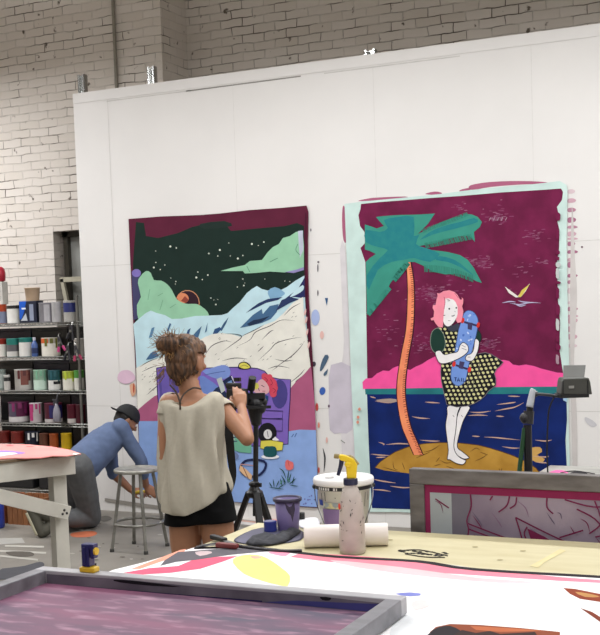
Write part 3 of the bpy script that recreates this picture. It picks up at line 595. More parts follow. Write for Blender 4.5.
# dark rim
rim = []
pts3 = [V((x, y, SP)) for x, y in sh]
def strip(pts, w, c):
    o = V((0, 0, a.step*a.k)); m_ = a.mi(c); prev = None
    P = catm(pts, 4)
    for i, p in enumerate(P):
        d = (P[min(i+1, len(P)-1)]-P[max(i-1, 0)]).normalized(); n_ = V((-d.y, d.x, 0))
        cur = (a.bm.verts.new(p-shp.location+o), a.bm.verts.new(p-n_*w-shp.location+o))
        if prev: f = a.bm.faces.new((prev[0], prev[1], cur[1], cur[0])); f.material_index = m_
        prev = cur
    a.k += 1
a.poly([(300, 553), (345, 555), (400, 559), (450, 566), (455, 567), (500, 571), (560, 577), (600, 580), (640, 584), (600, 583), (560, 581), (500, 577), (440, 573), (380, 566), (330, 562), (290, 557)], '#f08a9c', 1)
a.poly([(330, 560), (400, 567), (480, 578), (540, 582), (500, 583), (430, 577), (360, 568)], '#f6c3c8', 2)
a.poly([(178, 566), (195, 559), (215, 557), (238, 556), (222, 562), (200, 569), (170, 573), (135, 575), (122, 573), (150, 568)], '#f0647f', 1)
a.poly([(131, 569), (165, 556), (180, 550), (186, 549), (182, 555), (160, 562), (140, 569)], '#e8a08a', 1)
a.poly([(178, 552), (215, 549), (262, 548), (288, 550), (262, 552), (230, 555), (196, 560), (176, 562), (160, 566), (165, 560)], '#66636a', 1)
a.poly([(195, 552), (208, 551), (212, 553), (200, 556)], '#c9b5b8', 2)
a.poly([(233, 563), (236, 557), (250, 554.5), (262, 556), (272, 561), (283, 569), (290, 576), (288, 586), (278, 585), (262, 581), (244, 574)], mat('#f4ea7c', .6, .05, name='yellow_paint'), 2)
a.poly([(250, 556), (258, 556), (262, 558), (254, 559)], '#f2b6a0', 2); a.poly([(268, 552), (290, 551), (286, 556), (276, 555)], '#ee9ab4', 2)
a.poly([(428, 640), (430, 632), (436, 627), (450, 624), (480, 625), (520, 628), (540, 630), (560, 632), (560, 640)], '#8b4a33'); a.poly([(428, 640), (433, 630), (445, 626), (456, 628), (470, 640)], '#2e2a2e', 2); a.poly([(445, 640), (462, 630), (476, 633), (490, 631), (500, 634), (535, 632), (540, 640)], '#3a2c2b', 1); a.poly([(470, 626), (520, 629), (545, 631), (500, 632), (476, 630)], '#b76844', 1)
a.poly([(563, 588), (575, 589), (600, 594), (625, 600), (600, 602), (580, 599), (570, 594)], '#8a3f2a'); a.poly([(575, 592), (590, 594), (600, 597), (585, 597)], '#b98a55', 2); a.poly([(580, 608), (592, 612), (605, 620), (625, 632), (600, 622), (590, 615)], '#7c3a2a')
a.poly([(395, 594), (410, 592.5), (424, 594.5), (410, 596.5)], '#7f86c8', 2); a.poly([(400, 615), (425, 612), (440, 618), (425, 632), (400, 640), (390, 640), (392, 625)], '#dfe2e5', 2); a.poly([(412, 602), (425, 600), (430, 606), (415, 610)], '#f2d3d3', 2); a.poly([(480, 583), (540, 588), (545, 592), (490, 590)], '#e6eef0', 2)
a.poly([(450, 585), (470, 590), (440, 600), (420, 595)], '#eceef2', 2)
strip([p for p in pts3[3:12]], .030, '#2f2a2e')
a.done('painted_strokes', shp)
# marks on the ply
A = Art(lambda x, y: atz(x, y, ZT+.0005), (0, 0, 1), .0002)
for i in range(22):
    x = 400+i*2.2+random.uniform(-1, 1); y = 551+i*.17+random.uniform(-2, 2); A.poly([(x-3, y), (x, y-.7), (x+3, y+.1), (x, y+.7)], '#2b2a2a', hold=True)
A.k += 1
for q in [[(398, 551), (420, 550), (448, 556)], [(405, 554), (425, 557), (445, 557.5)], [(412, 551), (432, 555)]]: A.stroke(q, 1.1, '#3a362e', hold=True)
A.k += 1
A.poly([(560, 549), (566, 551), (545, 562), (538, 568), (530, 566), (548, 556)], '#d3c79a')
for q in [(475, 547), (523, 551), (390, 540), (500, 560)]: A.ell(q[0], q[1], 3, .5, '#a59a78', hold=True)
A.done('spatters', tb).matrix_parent_inverse = Matrix.Translation(-tb.location)
# pale edge strip of the table, left
# ---------- bucket with lid
def local(o): return lambda x, y: None
bp = atz(341, 531, ZT); BR = .098
bk = thing('paint_bucket', (bp.x, bp.y+.035, ZT+.0005), 'white plastic paint bucket with a smeared lid behind the spray bottle', 'bucket')
WPL = mat('#dcdad8', .35, .06, name='white_plastic')
Hb = .185
bm = B(); lathe(bm, [(.078, 0), (.081, .004), (.0935, Hb-.035), (.101, Hb-.033), (.101, Hb-.024), (.096, Hb-.023), (.096, Hb-.008)], n=40); obj('body', bm, WPL, bk, smooth=True)
bm = B(); lathe(bm, [(.106, Hb-.02), (.108, Hb-.016), (.108, Hb-.002), (.104, Hb+.004), (.096, Hb+.003), (.094, Hb-.001), (.05, Hb)], n=40); obj('lid', bm, mat('#eceaea', .3, .05, name='lid_plastic'), bk, smooth=True)
def band(r0, r1, z0, z1, a0, a1, n=16):
    bm = B(); p = None
    for i in range(n+1):
        t = a0+(a1-a0)*i/n
        c = (bm.verts.new((r0*math.cos(t), r0*math.sin(t), z0)), bm.verts.new((r1*math.cos(t), r1*math.sin(t), z1)))
        if p: bm.faces.new((p[0], c[0], c[1], p[1]))
        p = c
    return bm
va = math.atan2(-bk.location.y, -bk.location.x)   # angle towards the viewer
rr = lambda z: .0815+(.0935-.081)*(z/(Hb-.035))+.0012
obj('black_band', band(.1022, .1022, Hb-.034, Hb-.0215, va-1.5, va+1.3, 30), mat('#2a292c', .4, name='black_smear'), bk)
bm = B(); random.seed(5)
for i in range(14):
    if i in (5, 8): continue
    t = va-1.0+i*.105
    b2 = band(.1030, .1030, Hb-.0325, Hb-.023, t, t+random.uniform(.035, .075), 2); me = bpy.data.meshes.new('x'); b2.to_mesh(me); b2.free(); bm.from_mesh(me)
obj('lettering', bm, WPL, bk)
obj('label', band(rr(.01), rr(.085), .01, .085, va-1.0, va+.7), mat('#8a72a4', .5, .12, name='mauve_label'), bk)
obj('label_stripe', band(rr(.088), rr(.108), .088, .108, va-.9, va+.7), mat('#d9cf9d', .5, scale=40, h2='#9aa2a8', name='yellowed_stripe', lo=.45, hi=.55), bk)
obj('label_corner', band(rr(.095), rr(.115), .095, .115, va-1.25, va-.95, 4), mat('#3c4fa4', .5), bk)
bm = B()
for i, (t, z0, z1) in enumerate([(-1.0, .115, .14), (-.8, .112, .145), (-.1, .118, .14), (.9, .09, .14), (1.1, .11, .14), (-.35, .124, .128)]):
    b2 = band(rr(z0)+.0004, rr(z1)+.0004, z0, z1, va+t, va+t+.03, 1); me = bpy.data.meshes.new('x'); b2.to_mesh(me); b2.free(); bm.from_mesh(me)
obj('drips', bm, mat('#4a474c', .4), bk)
bm = B(); pts = [V((.104*math.cos(va+PI/2*s), .104*math.sin(va+PI/2*s), Hb-.03)) for s in (-1, 1)]
dv = V((math.cos(va), math.sin(va), 0))
tube(bm, [pts[0], pts[0]*.85+dv*.055+V((0, 0, -.055)), dv*.108+V((0, 0, -.085)), pts[1]*.85+dv*.055+V((0, 0, -.055)), pts[1]], .0018, 6); obj('handle', bm, mat('#77777a', .3, metal=1), bk)
for s in (-1, 1):
    bm = B(); ball(bm, V((.104*math.cos(va+PI/2*s), .104*math.sin(va+PI/2*s), Hb-.03)), (.008, .008, .009), seg=10); obj('handle_lug', bm, mat('#2a292c', .4), bk)
bm = B(); lathe(bm, [(.016, 0), (.017, .003), (.012, .005)], (-.045, -.02, Hb+.0005)); obj('spout_cap', bm, mat('#c9c7c6', .4), bk)
# ---------- spray bottle
sp_ = atz(352.5, 553, ZT)
sb_ = thing('spray_bottle', (sp_.x, sp_.y+.002, ZT), 'clear spattered spray bottle with yellow and navy trigger head, standing before the bucket', 'spray bottle', rz=PSI)
CLR = mat('#bcb2ab', .35, .10, scale=30, name='cloudy_plastic')
bm = B(); lathe(bm, [(.038, 0), (.0425, .004), (.043, .02), (.042, .12), (.038, .18), (.032, .215), (.024, .235), (.021, .242), (.021, .256)], n=32); obj('bottle_body', bm, CLR, sb_, smooth=True)
bm = B(); lathe(bm, [(.0225, .250), (.0235, .252), (.0235, .272), (.021, .274)], n=24); obj('collar', bm, mat('#1c2140', .4, name='navy_plastic'), sb_)
YEL = mat('#e6c51c', .4, .08, name='yellow_plastic')
bm = B()
prof = [(-.012, .272), (.019, .272), (.021, .300), (.024, .322), (.012, .345), (-.01, .357), (-.032, .362), (-.038, .353), (-.032, .341), (-.016, .335), (-.013, .30)]
fr = [bm.verts.new((x, -.012, z)) for x, z in prof]; bk_ = [bm.verts.new((x, .012, z)) for x, z in prof]
bm.faces.new(fr); bm.faces.new(bk_[::-1])
for i in range(len(prof)): bm.faces.new((fr[i], bk_[i], bk_[(i+1) % len(prof)], fr[(i+1) % len(prof)]))
obj('spray_head', bm, YEL, sb_, bevel=.004)
bm = B(); tube(bm, [(-.026, 0, .345), (-.03, 0, .322), (-.036, 0, .300), (-.040, 0, .285)], .0075, 10, rf=lambda t: 1.1-.35*t); obj('trigger', bm, mat('#1c2140', .4, name='navy_plastic'), sb_, smooth=True)
bm = B(); lathe(bm, [(.009, 0), (.009, .014), (.006, .016)], (-.036, 0, .354), 14, axis=(-1, 0, .15)); obj('nozzle', bm, mat('#8a7a4a', .5), sb_)
bm = B(); ball(bm, (-.008, -.013, .325), (.011, .004, .011)); obj('pivot', bm, YEL, sb_, smooth=True)
bm = B(); tube(bm, [(-.014, 0, .352), (.005, 0, .350), (.026, 0, .322)], .006, 8); obj('top_cover', bm, mat('#9a8a58', .5), sb_, smooth=True)
bm = B(); random.seed(11)
for i in range(24):
    t = -PI/2+random.uniform(-1.2, 1.2); z = random.uniform(.05, .225); w_ = random.uniform(.003, .009); R_ = (.0436 if z < .12 else .0436-(z-.12)*.085)+.0006 if z < .18 else .0405-(z-.18)*.28
    p = V((R_*math.cos(t), R_*math.sin(t), z)); tx = V((-math.sin(t), math.cos(t), 0)); an = random.uniform(0, 3)
    u = tx*math.cos(an)*w_+V((0, 0, math.sin(an)*w_)); v = (tx*-math.sin(an)+V((0, 0, math.cos(an))))*w_*.3
    bm.faces.new([bm.verts.new(p+q+V((math.cos(t), math.sin(t), 0))*.0006) for q in (u, v, -u, -v)])
obj('spatter', bm, mat('#55504f', .5), sb_)
bm = B(); ball(bm, (-.040, -.018, .175), (.004, .006, .012), seg=10); obj('red_smear', bm, mat('#d23c22', .4), sb_, smooth=True); sb_.scale = (.98, .98, .885)
# ---------- paper roll
p0 = atz(298.5, 550.5, ZT)+V((0, .045, .037)); p1_ = atz(383, 548, ZT)+V((0, .045, .037)); p0.z = p1_.z = ZT+.0375
dr = (p1_-p0).normalized()
rl = thing('paper_roll', V((*((p0+p1_)/2).xy, ZT)), 'roll of white paper lying on the table beside the spray bottle', 'paper roll')
q0, q1 = p0-rl.location, p1_-rl.location
p0 = p0 + (p1_-p0).normalized()*0
PAP = mat('#e9e1dc', .8, .03, name='white_paper')
bm = B(); lathe(bm, [(.02, 0), (.0365, 0), (.0372, .002), (.0372, (q1-q0).length-.002), (.0365, (q1-q0).length), (.02, (q1-q0).length)], q0, 36, axis=q1-q0, capb=False, capt=False); obj('paper', bm, PAP, rl, smooth=True)
bm = B(); lathe(bm, [(.019, .001), (.0205, .001), (.0205, (q1-q0).length-.001), (.019, (q1-q0).length-.001), (.019, .001)], q0, 24, axis=q1-q0, capb=False, capt=False); obj('cardboard_core', bm, mat('#a88d6c', .8), rl)
# ---------- purple pot
pp = atz(284, 532, ZT)
pt = thing('paint_pot', (pp.x, pp.y+.035, ZT), 'purple plastic paint pot with dark rim beside the white bucket', 'paint pot')
PUR = mat('#75689a', .4, .10, name='purple_plastic')
bm = B(); lathe(bm, [(.036, 0), (.038, .003), (.046, .112), (.0425, .112), (.036, .01)], n=32, capt=True); obj('pot_body', bm, PUR, pt, smooth=True)
bm = B(); lathe(bm, [(.0465, .106), (.052, .107), (.052, .117), (.0485, .119), (.0440, .118), (.0440, .106)], n=32, capb=False, capt=False); obj('rim', bm, mat('#3a3350', .4), pt, smooth=True)
va2 = math.atan2(-pt.location.y, -pt.location.x)
bm = B(); fpts = [(-.2, .104), (.55, .104), (.62, .08), (.45, .05), (.4, .035), (.25, .06), (.05, .07), (-.1, .085)]
vs = []
for t, z in fpts: R_ = .038+(.046-.038)*z/.112+.0012; vs.append((R_*math.cos(va2+t), R_*math.sin(va2+t), z))
c0_ = bm.verts.new((.0445*math.cos(va2+.25)*1.02, .0445*math.sin(va2+.25)*1.02, .08)); vv = [bm.verts.new(v) for v in vs]
for i in range(len(vv)): bm.faces.new((c0_, vv[i], vv[(i+1) % len(vv)]))
obj('paint_drip', bm, mat('#372c50', .3), pt)
# blue lid/cap
q = atz(268, 533, ZT)
bm = B(); lathe(bm, [(.0225, 0), (.023, .002), (.023, .034), (.020, .036), (.018, .035)], n=28)
o = tag(obj('tape_roll', bm, mat('#2b3587', .4, name='blue_tape')), 'small blue roll standing in front of the purple pot', 'tape'); o.location = (q.x, q.y+.02, ZT+.004)
bm = B(); lathe(bm, [(.0185, 0.0362), (.012, .0364)], n=24); ob = obj('top_face', bm, mat('#7c7ca0', .5), o)
# cloth under them
def cloth_patch(name, px, hgt, col, lab, cat, seed, z=ZT, n=34, amp=.006):
    random.seed(seed); P = [atz(x, y, z) for x, y in px]; P2 = catm([V((p.x, p.y, 0)) for p in P], 3, True)
    xs_ = [p.x for p in P2]; ys_ = [p.y for p in P2]; x0, x1, y0, y1 = min(xs_), max(xs_), min(ys_), max(ys_)
    cx, cy = sum(xs_)/len(xs_), sum(ys_)/len(ys_)
    bm = B(); rings = []; K = 9
    for k in range(K+1):
        s = 1-k/K*.97
        r_ = []
        for p in P2:
            x = cx+(p.x-cx)*s; y = cy+(p.y-cy)*s
            e = min(1, (1-s)*6)
            zz = .002+e*(hgt+amp*noise.noise(V((x*22, y*22, seed)))+amp*.6*noise.noise(V((x*50, y*50, seed+3))))
            r_.append(bm.verts.new((x, y, z+max(.001, zz))))
        rings.append(r_)
    for r1, r2 in zip(rings, rings[1:]): bridge(bm, r1, r2)
    cap(bm, rings[-1]); cap(bm, [v for v in rings[0]][::-1])
    return tag(obj(name, bm, col, smooth=True), lab, cat)
cloth_patch('paper_sheet', [(238, 537), (262, 528), (300, 530), (300, 541), (262, 545), (236, 543)], .001, mat('#5b5a70', .6, .2, scale=20), 'slate blue stained paper under the rag and purple pot', 'paper', 3, amp=.001)
cloth_patch('rag', [(246, 543), (254, 537), (272, 538), (284, 533), (296, 530), (301, 532), (294, 538), (284, 543), (265, 546), (250, 546)], .012, mat('#33343c', .8, .4, scale=30, bump=.4), 'crumpled dark rag in front of the purple pot', 'rag', 8, z=ZT+.003, amp=.012)
cloth_patch('white_scrap', [(300, 520), (316, 518), (320, 524), (316, 530), (300, 528)], .002, mat('#e6e6ec', .7), 'white paper scrap between the purple pot and the bucket', 'paper', 5, amp=.001)
bm = B(); c = atz(299, 521, ZT); lathe(bm, [(.014, 0), (.014, .022), (.012, .024)], (c.x, c.y+.02, ZT+.005), 20)
tag(obj('small_jar', bm, mat('#17171a', .4)), 'small black jar on the table right of the purple pot', 'jar')
# cord and putty knives at left of the rag
bm = B(); tube(bm, [atz(196, 549, SP)+V((0, 0, .005)), atz(222, 545, SP)+V((0, 0, .006)), atz(250, 549, SP)+V((0, 0, .005)), atz(280, 552, SP)+V((0, 0, .005)), atz(302, 552, SP)+V((0, 0, .005))], .0045, 8)
tag(obj('electrical_cable', bm, mat('#3c3a3e', .5)), 'dark cord lying along the back edge of the painted sheet', 'cord')
def tool(lab, pa, pb, hc, bw, z):
    a0 = atz(*pa, z); b0 = atz(*pb, z); t = thing('putty_knife', V((a0.x, a0.y, z)), lab, 'tool'); d = (b0-a0); L = d.length; an = math.atan2(d.y, d.x); t.rotation_euler.z = an
    bm = B(); box(bm, (L*.28, 0, .009), (L*.55, .022, .016)); obj('handle', bm, mat(hc, .5), t, bevel=.004)
    bm = B(); vs = [bm.verts.new(q) for q in ((L*.55, -.008, .009), (L*.55, .008, .009), (L, bw, .003), (L, -bw, .003), (L*.55, -.008, .0075), (L*.55, .008, .0075), (L, bw, .001), (L, -bw, .001))]
    for f in ((0, 1, 2, 3), (7, 6, 5, 4), (0, 4, 5, 1), (1, 5, 6, 2), (2, 6, 7, 3), (3, 7, 4, 0)): bm.faces.new([vs[i] for i in f])
    obj('blade', bm, mat('#8a8a8c', .3, metal=.8), t)
tool('putty knife with dark red handle near the left table corner', (238, 549), (200, 546), '#7a3434', .022, SP+.001)
tool('black handled putty knife by the left end of the rag', (212, 539), (236, 546), '#1a1a1c', .016, SP+.001)
# ---------- lying silk screen
def screen(name, lab, meshmat, loc_, M, W, D, bw, bh, frm):
    t = thing(name, loc_, lab, 'silk screen', None); t.matrix_world = Matrix.Translation(loc_) @ M
    bpy.context.view_layer.update()
    for (a_, b_) in (((0, 0, 0), (W, bw, bh)), ((0, D-bw, 0), (W, D, bh)), ((0, bw, 0), (bw, D-bw, bh)), ((W-bw, bw, 0), (W, D-bw, bh))):
        bm = B(); box2(bm, a_, b_); obj('frame_bar', bm, frm, t, bevel=.003)
    return t
ALU = mat('#85848a', .45, metal=.2, scale=3, h2='#646368', stretch=(2, 6, 6), name='scuffed_aluminium', lo=.3, hi=.75)
zs = ZT+.05
pTL = atz(43, 567, zs); pTR = atz(407, 597, zs)
W1 = (pTR-pTL).length; an = math.atan2((pTR-pTL).y, (pTR-pTL).x)
Wv = V((math.cos(an), math.sin(an), 0)); Dv = V((-math.sin(an), math.cos(an), 0))
D1 = .95; org = V((pTL.x, pTL.y, ZT+.008))-Dv*D1
s1 = screen('silk_screen', 'purple stained silk screen lying flat in the foreground with a metal frame', None, org, Matrix.Rotation(an, 4, 'Z'), W1, D1, .042, .045, ALU)
[c for c in s1.children][1].data.materials[0] = mat('#b3b2b6', .45, metal=.15, scale=3, h2='#949398', stretch=(2, 6, 6), name='lit_aluminium', lo=.3, hi=.75)  # paler copy of the frame metal, painting the far bar as lit
SCM = mat('#7a4863', .6, scale=2.2, h2='#4c4258', stretch=(.8, 4, 1), name='stained_mesh', lo=.3, hi=.62)
# streaky wiped ink
nt = SCM.node_tree; b_ = nt.nodes['Principled BSDF']; n2 = nt.nodes.new('ShaderNodeTexNoise'); n2.inputs['Scale'].default_value = 9; n2.inputs['Detail'].default_value = 8
mp = nt.nodes.new('ShaderNodeMapping'); mp.inputs['Scale'].default_value = (1, 3.2, 1); mp.inputs['Rotation'].default_value = (0, 0, .25); tcx = nt.nodes.new('ShaderNodeTexCoord')
nt.links.new(tcx.outputs['Object'], mp.inputs[0]); nt.links.new(mp.outputs[0], n2.inputs['Vector'])
cr = nt.nodes.new('ShaderNodeValToRGB'); cr.color_ramp.elements[0].position = .52; cr.color_ramp.elements[1].position = .72; nt.links.new(n2.outputs['Fac'], cr.inputs[0])
mx = nt.nodes.new('ShaderNodeMixRGB'); old = b_.inputs['Base Color'].links[0].from_socket
nt.links.new(cr.outputs[0], mx.inputs[0]); nt.links.new(old, mx.inputs[1]); mx.inputs[2].default_value = lin('#9a7488'); nt.links.new(mx.outputs[0], b_.inputs['Base Color'])
bm = B(); box2(bm, (.042, .042, .004), (W1-.042, D1-.042, .007)); obj('screen_mesh', bm, SCM, s1)
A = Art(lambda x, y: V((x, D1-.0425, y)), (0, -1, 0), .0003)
BLU = mat('#3a3a7c', .5)
A.poly([(.045, .005), (W1-.045, .005), (W1-.045, .032), (.9, .037), (.6, .034), (.3, .037), (.045, .034)], mat('#4c4753', .6, scale=8, h2='#6a6570'))  # shade of the bar's inner face painted as a dark band

A.poly([(.75, .008), (W1-.06, .008), (W1-.06, .03), (1.0, .026), (.85, .02)], BLU, 0); A.poly([(.28, .034), (.36, .036), (.5, .03), (.4, .026), (.3, .028)], '#1c1a20', 2); A.poly([(.92, .036), (.95, .036), (.945, .028), (.925, .028)], '#1c1a20', 2)
A.poly([(.05, .007), (.5, .009), (.75, .012), (.75, .008), (.05, .005)], '#2c2850'); A.done('inner_shade_and_ink', s1)
# ---------- clamp on the bar
c = atz(97, 570, zs); lx = (c-org).dot(Wv)
cl_ = thing('bar_clamp', org+Wv*lx+Dv*(D1-.021)+V((0, 0, .045)), 'blue and yellow clamp gripping the far bar of the flat silk screen', 'clamp', rz=an)
NAV = mat('#25265f', .35, .15, name='blue_plastic')
bm = B(); box(bm, (0, 0, .008), (.052, .03, .016)); box(bm, (-.012, .004, .02), (.02, .02, .012)); obj('yellow_pad', bm, mat('#d9b12a', .4, name='clamp_pad'), cl_, bevel=.004)
bm = B(); box(bm, (-.003, 0, .05), (.026, .028, .065)); box(bm, (.004, 0, .076), (.042, .024, .014)); box(bm, (.019, 0, .06), (.012, .022, .038)); box(bm, (-.006, -.016, .05), (.008, .004, .05)); obj('clamp_body', bm, NAV, cl_, bevel=.004)
bm = B(); cyl(bm, (.025, -.003, .062), (.031, -.003, .062), .011); obj('release_button', bm, mat('#d9b12a', .4, name='clamp_pad'), cl_)
bm = B(); box2(bm, (-.012, .022, -.07), (.006, .027, .02)); obj('clamp_jaw', bm, mat('#2c2c30', .4, metal=.6), cl_)
# ---------- standing silk screen behind the table
YS = 3.86
pA = aty(413, 467, YS); pB = aty(600, 483.5, YS)
sl = 0.0
HS = pA.z; WS = 1.25
M2 = Matrix.Rotation(-.035, 4, 'Z') @ Matrix.Rotation(PI/2, 4, 'X')
s2 = screen('silk_screen', 'upright silk screen with maroon line drawing standing behind the work table', None, V((pA.x, YS, 0)), M2, WS, HS, .055, .04, mat('#7a7675', .45, metal=.2, scale=4, h2='#57524f', stretch=(2, 6, 6), name='dull_steel', lo=.3, hi=.7))
mm = mat('#9a8c9c', .5, scale=3, h2='#7b6b80', name='grey_mesh')
bm = B(); box2(bm, (.055, .055, .028), (WS-.055, HS-.055, .031)); obj('screen_mesh', bm, mm, s2)
A = Art(lambda x, y: V((.055+x, HS-.055-y, .0315)), (0, 0, 1), .0003)
MR = '#7a2c50'; w_, h_ = WS-.11, HS-.11
A.poly([(0, 0), (w_, 0), (w_, .028), (0, .028)], '#93305a'); A.poly([(0, .028), (.02, .028), (.02, h_), (0, h_)], '#93305a'); A.poly([(w_-.03, .028), (w_, .028), (w_, h_), (w_-.03, h_)], '#93305a')
A.poly([(.02, .028), (.10, .028), (.13, .3), (.02, .3)], '#aab0b4'); A.poly([(.1, .028), (.17, .028), (.15, .3), (.1, .3)], '#77727e')
for q in [[(.17, .028), (.172, .07), (.155, .12), (.16, .16), (.14, .24)], [(.31, .028), (.30, .06), (.27, .085)], [(.335, .03), (.33, .055), (.31, .07)], [(.25, .03), (.24, .045)], [(.155, .13), (.25, .16), (.35, .19), (.45, .22), (.6, .27)], [(.16, .15), (.26, .18), (.36, .21), (.46, .245)], [(.33, .10), (.345, .15), (.36, .21)], [(.33, .10), (.42, .14), (.52, .18), (.65, .22)], [(.37, .13), (.36, .16), (.40, .21), (.5, .24)], [(.44, .028), (.44, .06), (.46, .08)], [(.5, .03), (.6, .05), (.7, .03)], [(.54, .06), (.6, .09), (.64, .14)], [(.6, .03), (.62, .1), (.58, .14)], [(.64, .05), (.67, .09), (.66, .12)], [(.18, .17), (.2, .24)], [(.22, .18), (.24, .25)], [(.27, .19), (.28, .26)], [(.31, .2), (.33, .27)], [(.04, .05), (.09, .08)], [(.05, .2), (.1, .24)], [(.6, .15), (.7, .13), (.8, .17)], [(.48, .16), (.56, .13)], [(.7, .06), (.8, .08), (.9, .04)]]:
    A.stroke(q, .005, MR, hold=True)
rs__ = random.Random(9)
for i in range(46):
    x = rs__.uniform(.03, w_-.06); y = rs__.uniform(.04, .25); d = rs__.uniform(.02, .06); A.stroke([(x, y), (x+d*.5, y+d*.5+rs__.uniform(-.01, .01)), (x+d*.7, y+d)], .0035, rs__.choice([MR, '#8d6f8a', '#6d6078']), hold=True, taper=True)
A.k += 1
A.poly([(.37, .135), (.43, .16), (.50, .20), (.56, .24), (.45, .23), (.39, .20)], '#7d2a50'); A.done('line_drawing', s2)
# ---------- table behind the standing screen
t3 = thing('work_table', (-.2, 4.9, 0), 'second work table with grey top behind the upright silk screen', 'table')
X0, X1, Y0, Y1 = -1.30, .7, 4.65, 5.42
bm = B(); box2(bm, loc(t3, (X0, Y0, ZT-.035)), loc(t3, (X1, Y1, ZT-.002))); obj('tabletop', bm, mat('#a3a29c', .35, scale=6, h2='#7d7d78', name='stained_grey_top', stretch=(1, 4, 1)), t3, bevel=.003)
for x in (X0+.08, X1-.08):
    for y in (Y0+.08, Y1-.08):
        bm = B(); box2(bm, loc(t3, (x-.04, y-.04, 0)), loc(t3, (x+.04, y+.04, ZT-.035))); obj('leg', bm, WHITEW, t3)
A = Art(lambda x, y: atz(x, y, ZT-.0015)-t3.location, (0, 0, 1), .0003)
A.poly([(546, 474), (556, 470), (566, 471), (568, 474), (560, 476), (546, 477)], '#d0659a', 2); A.poly([(570, 473), (580, 471), (588, 474), (578, 476)], '#2d2b2e', 2); A.stroke([(560, 473), (575, 471), (595, 474)], .8, '#2d2b2e'); A.done('stains', t3)
# ================================================================== LIGHT STAND
D5 = 4.45
base = atd(528, 470, D5); base.z = 0
ls = thing('light_stand', base, 'black light stand with pale tipped pole rising behind the upright silk screen', 'stand')
BK = mat('#1b1b1e', .45, .2, name='black_metal'); L0 = lambda x, y, d=D5: atd(x, y, d)-base
bm = B(); cyl(bm, V((0, 0, .0)), L0(527.5, 425), .016); obj('pole', bm, BK, ls)
bm = B(); cyl(bm, L0(528, 424), L0(529, 411), .020); ball(bm, L0(525, 418), (.02, .02, .022)); cyl(bm, L0(525, 418), L0(520, 417), .008); obj('collar', bm, mat('#2c2c30', .4), ls)
bm = B(); tube(bm, [L0(528.5, 424), L0(530, 408), L0(533, 392)], .013, 12); obj('upper_pole', bm, BK, ls, smooth=True)
bm = B(); tube(bm, [L0(529.5, 407, D5-.02), L0(532.5, 392, D5-.02), L0(533.5, 389, D5-.02)], .012, 12, rf=lambda t: 1.15-.4*t); obj('pale_tip', bm, mat('#c3c8d0', .35), ls, smooth=True)
bm = B(); tube(bm, [L0(534, 394), L0(545, 394.5), L0(556, 396), L0(566, 396)], .006, 8); cyl(bm, L0(533, 394), L0(537, 394), .012); obj('arm', bm, mat('#3a3c40', .4), ls)
bm = B(); cyl(bm, L0(519, 474), L0(524.5, 428), .009); tube(bm, [L0(519, 474), V((-.12, -.02, .2)), V((-.16, -.03, .012))], .009, 8); obj('green_brace', bm, mat('#1d4a2a', .45), ls)
for k in range(3):
    an_ = PI/2+k*2*PI/3; bm = B(); bar(bm, (0, 0, .28), (.34*math.cos(an_), .34*math.sin(an_), .01), .016, .016); obj('leg', bm, BK, ls)
bm = B(); tube(bm, [L0(554, 397), L0(549, 410), L0(547.5, 430), L0(547, 455), L0(548, 485, D5), V((.08, -.02, .3)), V((.10, -.02, .006)), V((.2, -.1, .006))], .0035, 6); obj('cable', bm, BK, ls)
hd = thing('lamp_head', atd(573, 395, D5), 'small dark flood lamp with tilted flap, mounted on the black stand arm', 'lamp', rz=PSI)
DG = mat('#4a4b46', .5, .12, name='dark_grey_casing')
bm = B(); pr_ = [(-.058, .008), (-.052, .055), (-.046, .068), (.05, .068), (.056, .05), (.062, .004)]
f1 = [bm.verts.new((x, -.05, z)) for x, z in pr_]; f2 = [bm.verts.new((x*.92, .05, z)) for x, z in pr_]; bm.faces.new(f1); bm.faces.new(f2[::-1])
for i in range(6): bm.faces.new((f1[i], f2[i], f2[(i+1) % 6], f1[(i+1) % 6]))
obj('casing', bm, DG, hd, bevel=.003)
bm = B(); box(bm, (-.005, 0, .0), (.11, .10, .014)); obj('mount_plate', bm, BK, hd)
bm = B(); vs = [bm.verts.new(q) for q in ((-.036, .0, .066), (.045, .0, .066), (.060, .035, .112), (-.026, .035, .114), (-.036, .006, .066), (.045, .006, .066), (.060, .041, .112), (-.026, .041, .114))]
for f in ((0, 1, 2, 3), (7, 6, 5, 4), (0, 4, 5, 1), (1, 5, 6, 2), (2, 6, 7, 3), (3, 7, 4, 0)): bm.faces.new([vs[i] for i in f])
obj('flap', bm, mat('#70716f', .4), hd)
bm = B(); box(bm, (-.018, -.052, .035), (.02, .003, .010)); obj('badge', bm, mat('#9a9b96', .5), hd)
for x in (.045, -.05):
    bm = B(); box(bm, (x, -.052, .035), (.004, .003, .05)); obj('rib', bm, BK, hd)
# ================================================================== LEFT WHITE TABLE
ZL = .90
EA = atz(75, 455.5, ZL-.012); EB = atz(0, 463.5, ZL-.012)
dl = (EA-EB).normalized(); al = math.atan2(dl.y, dl.x)-PI/2
lt = thing('trestle_table', (EA.x, EA.y, 0), 'white painted wooden table at left with a pink painted sheet on top', 'table', rz=al)
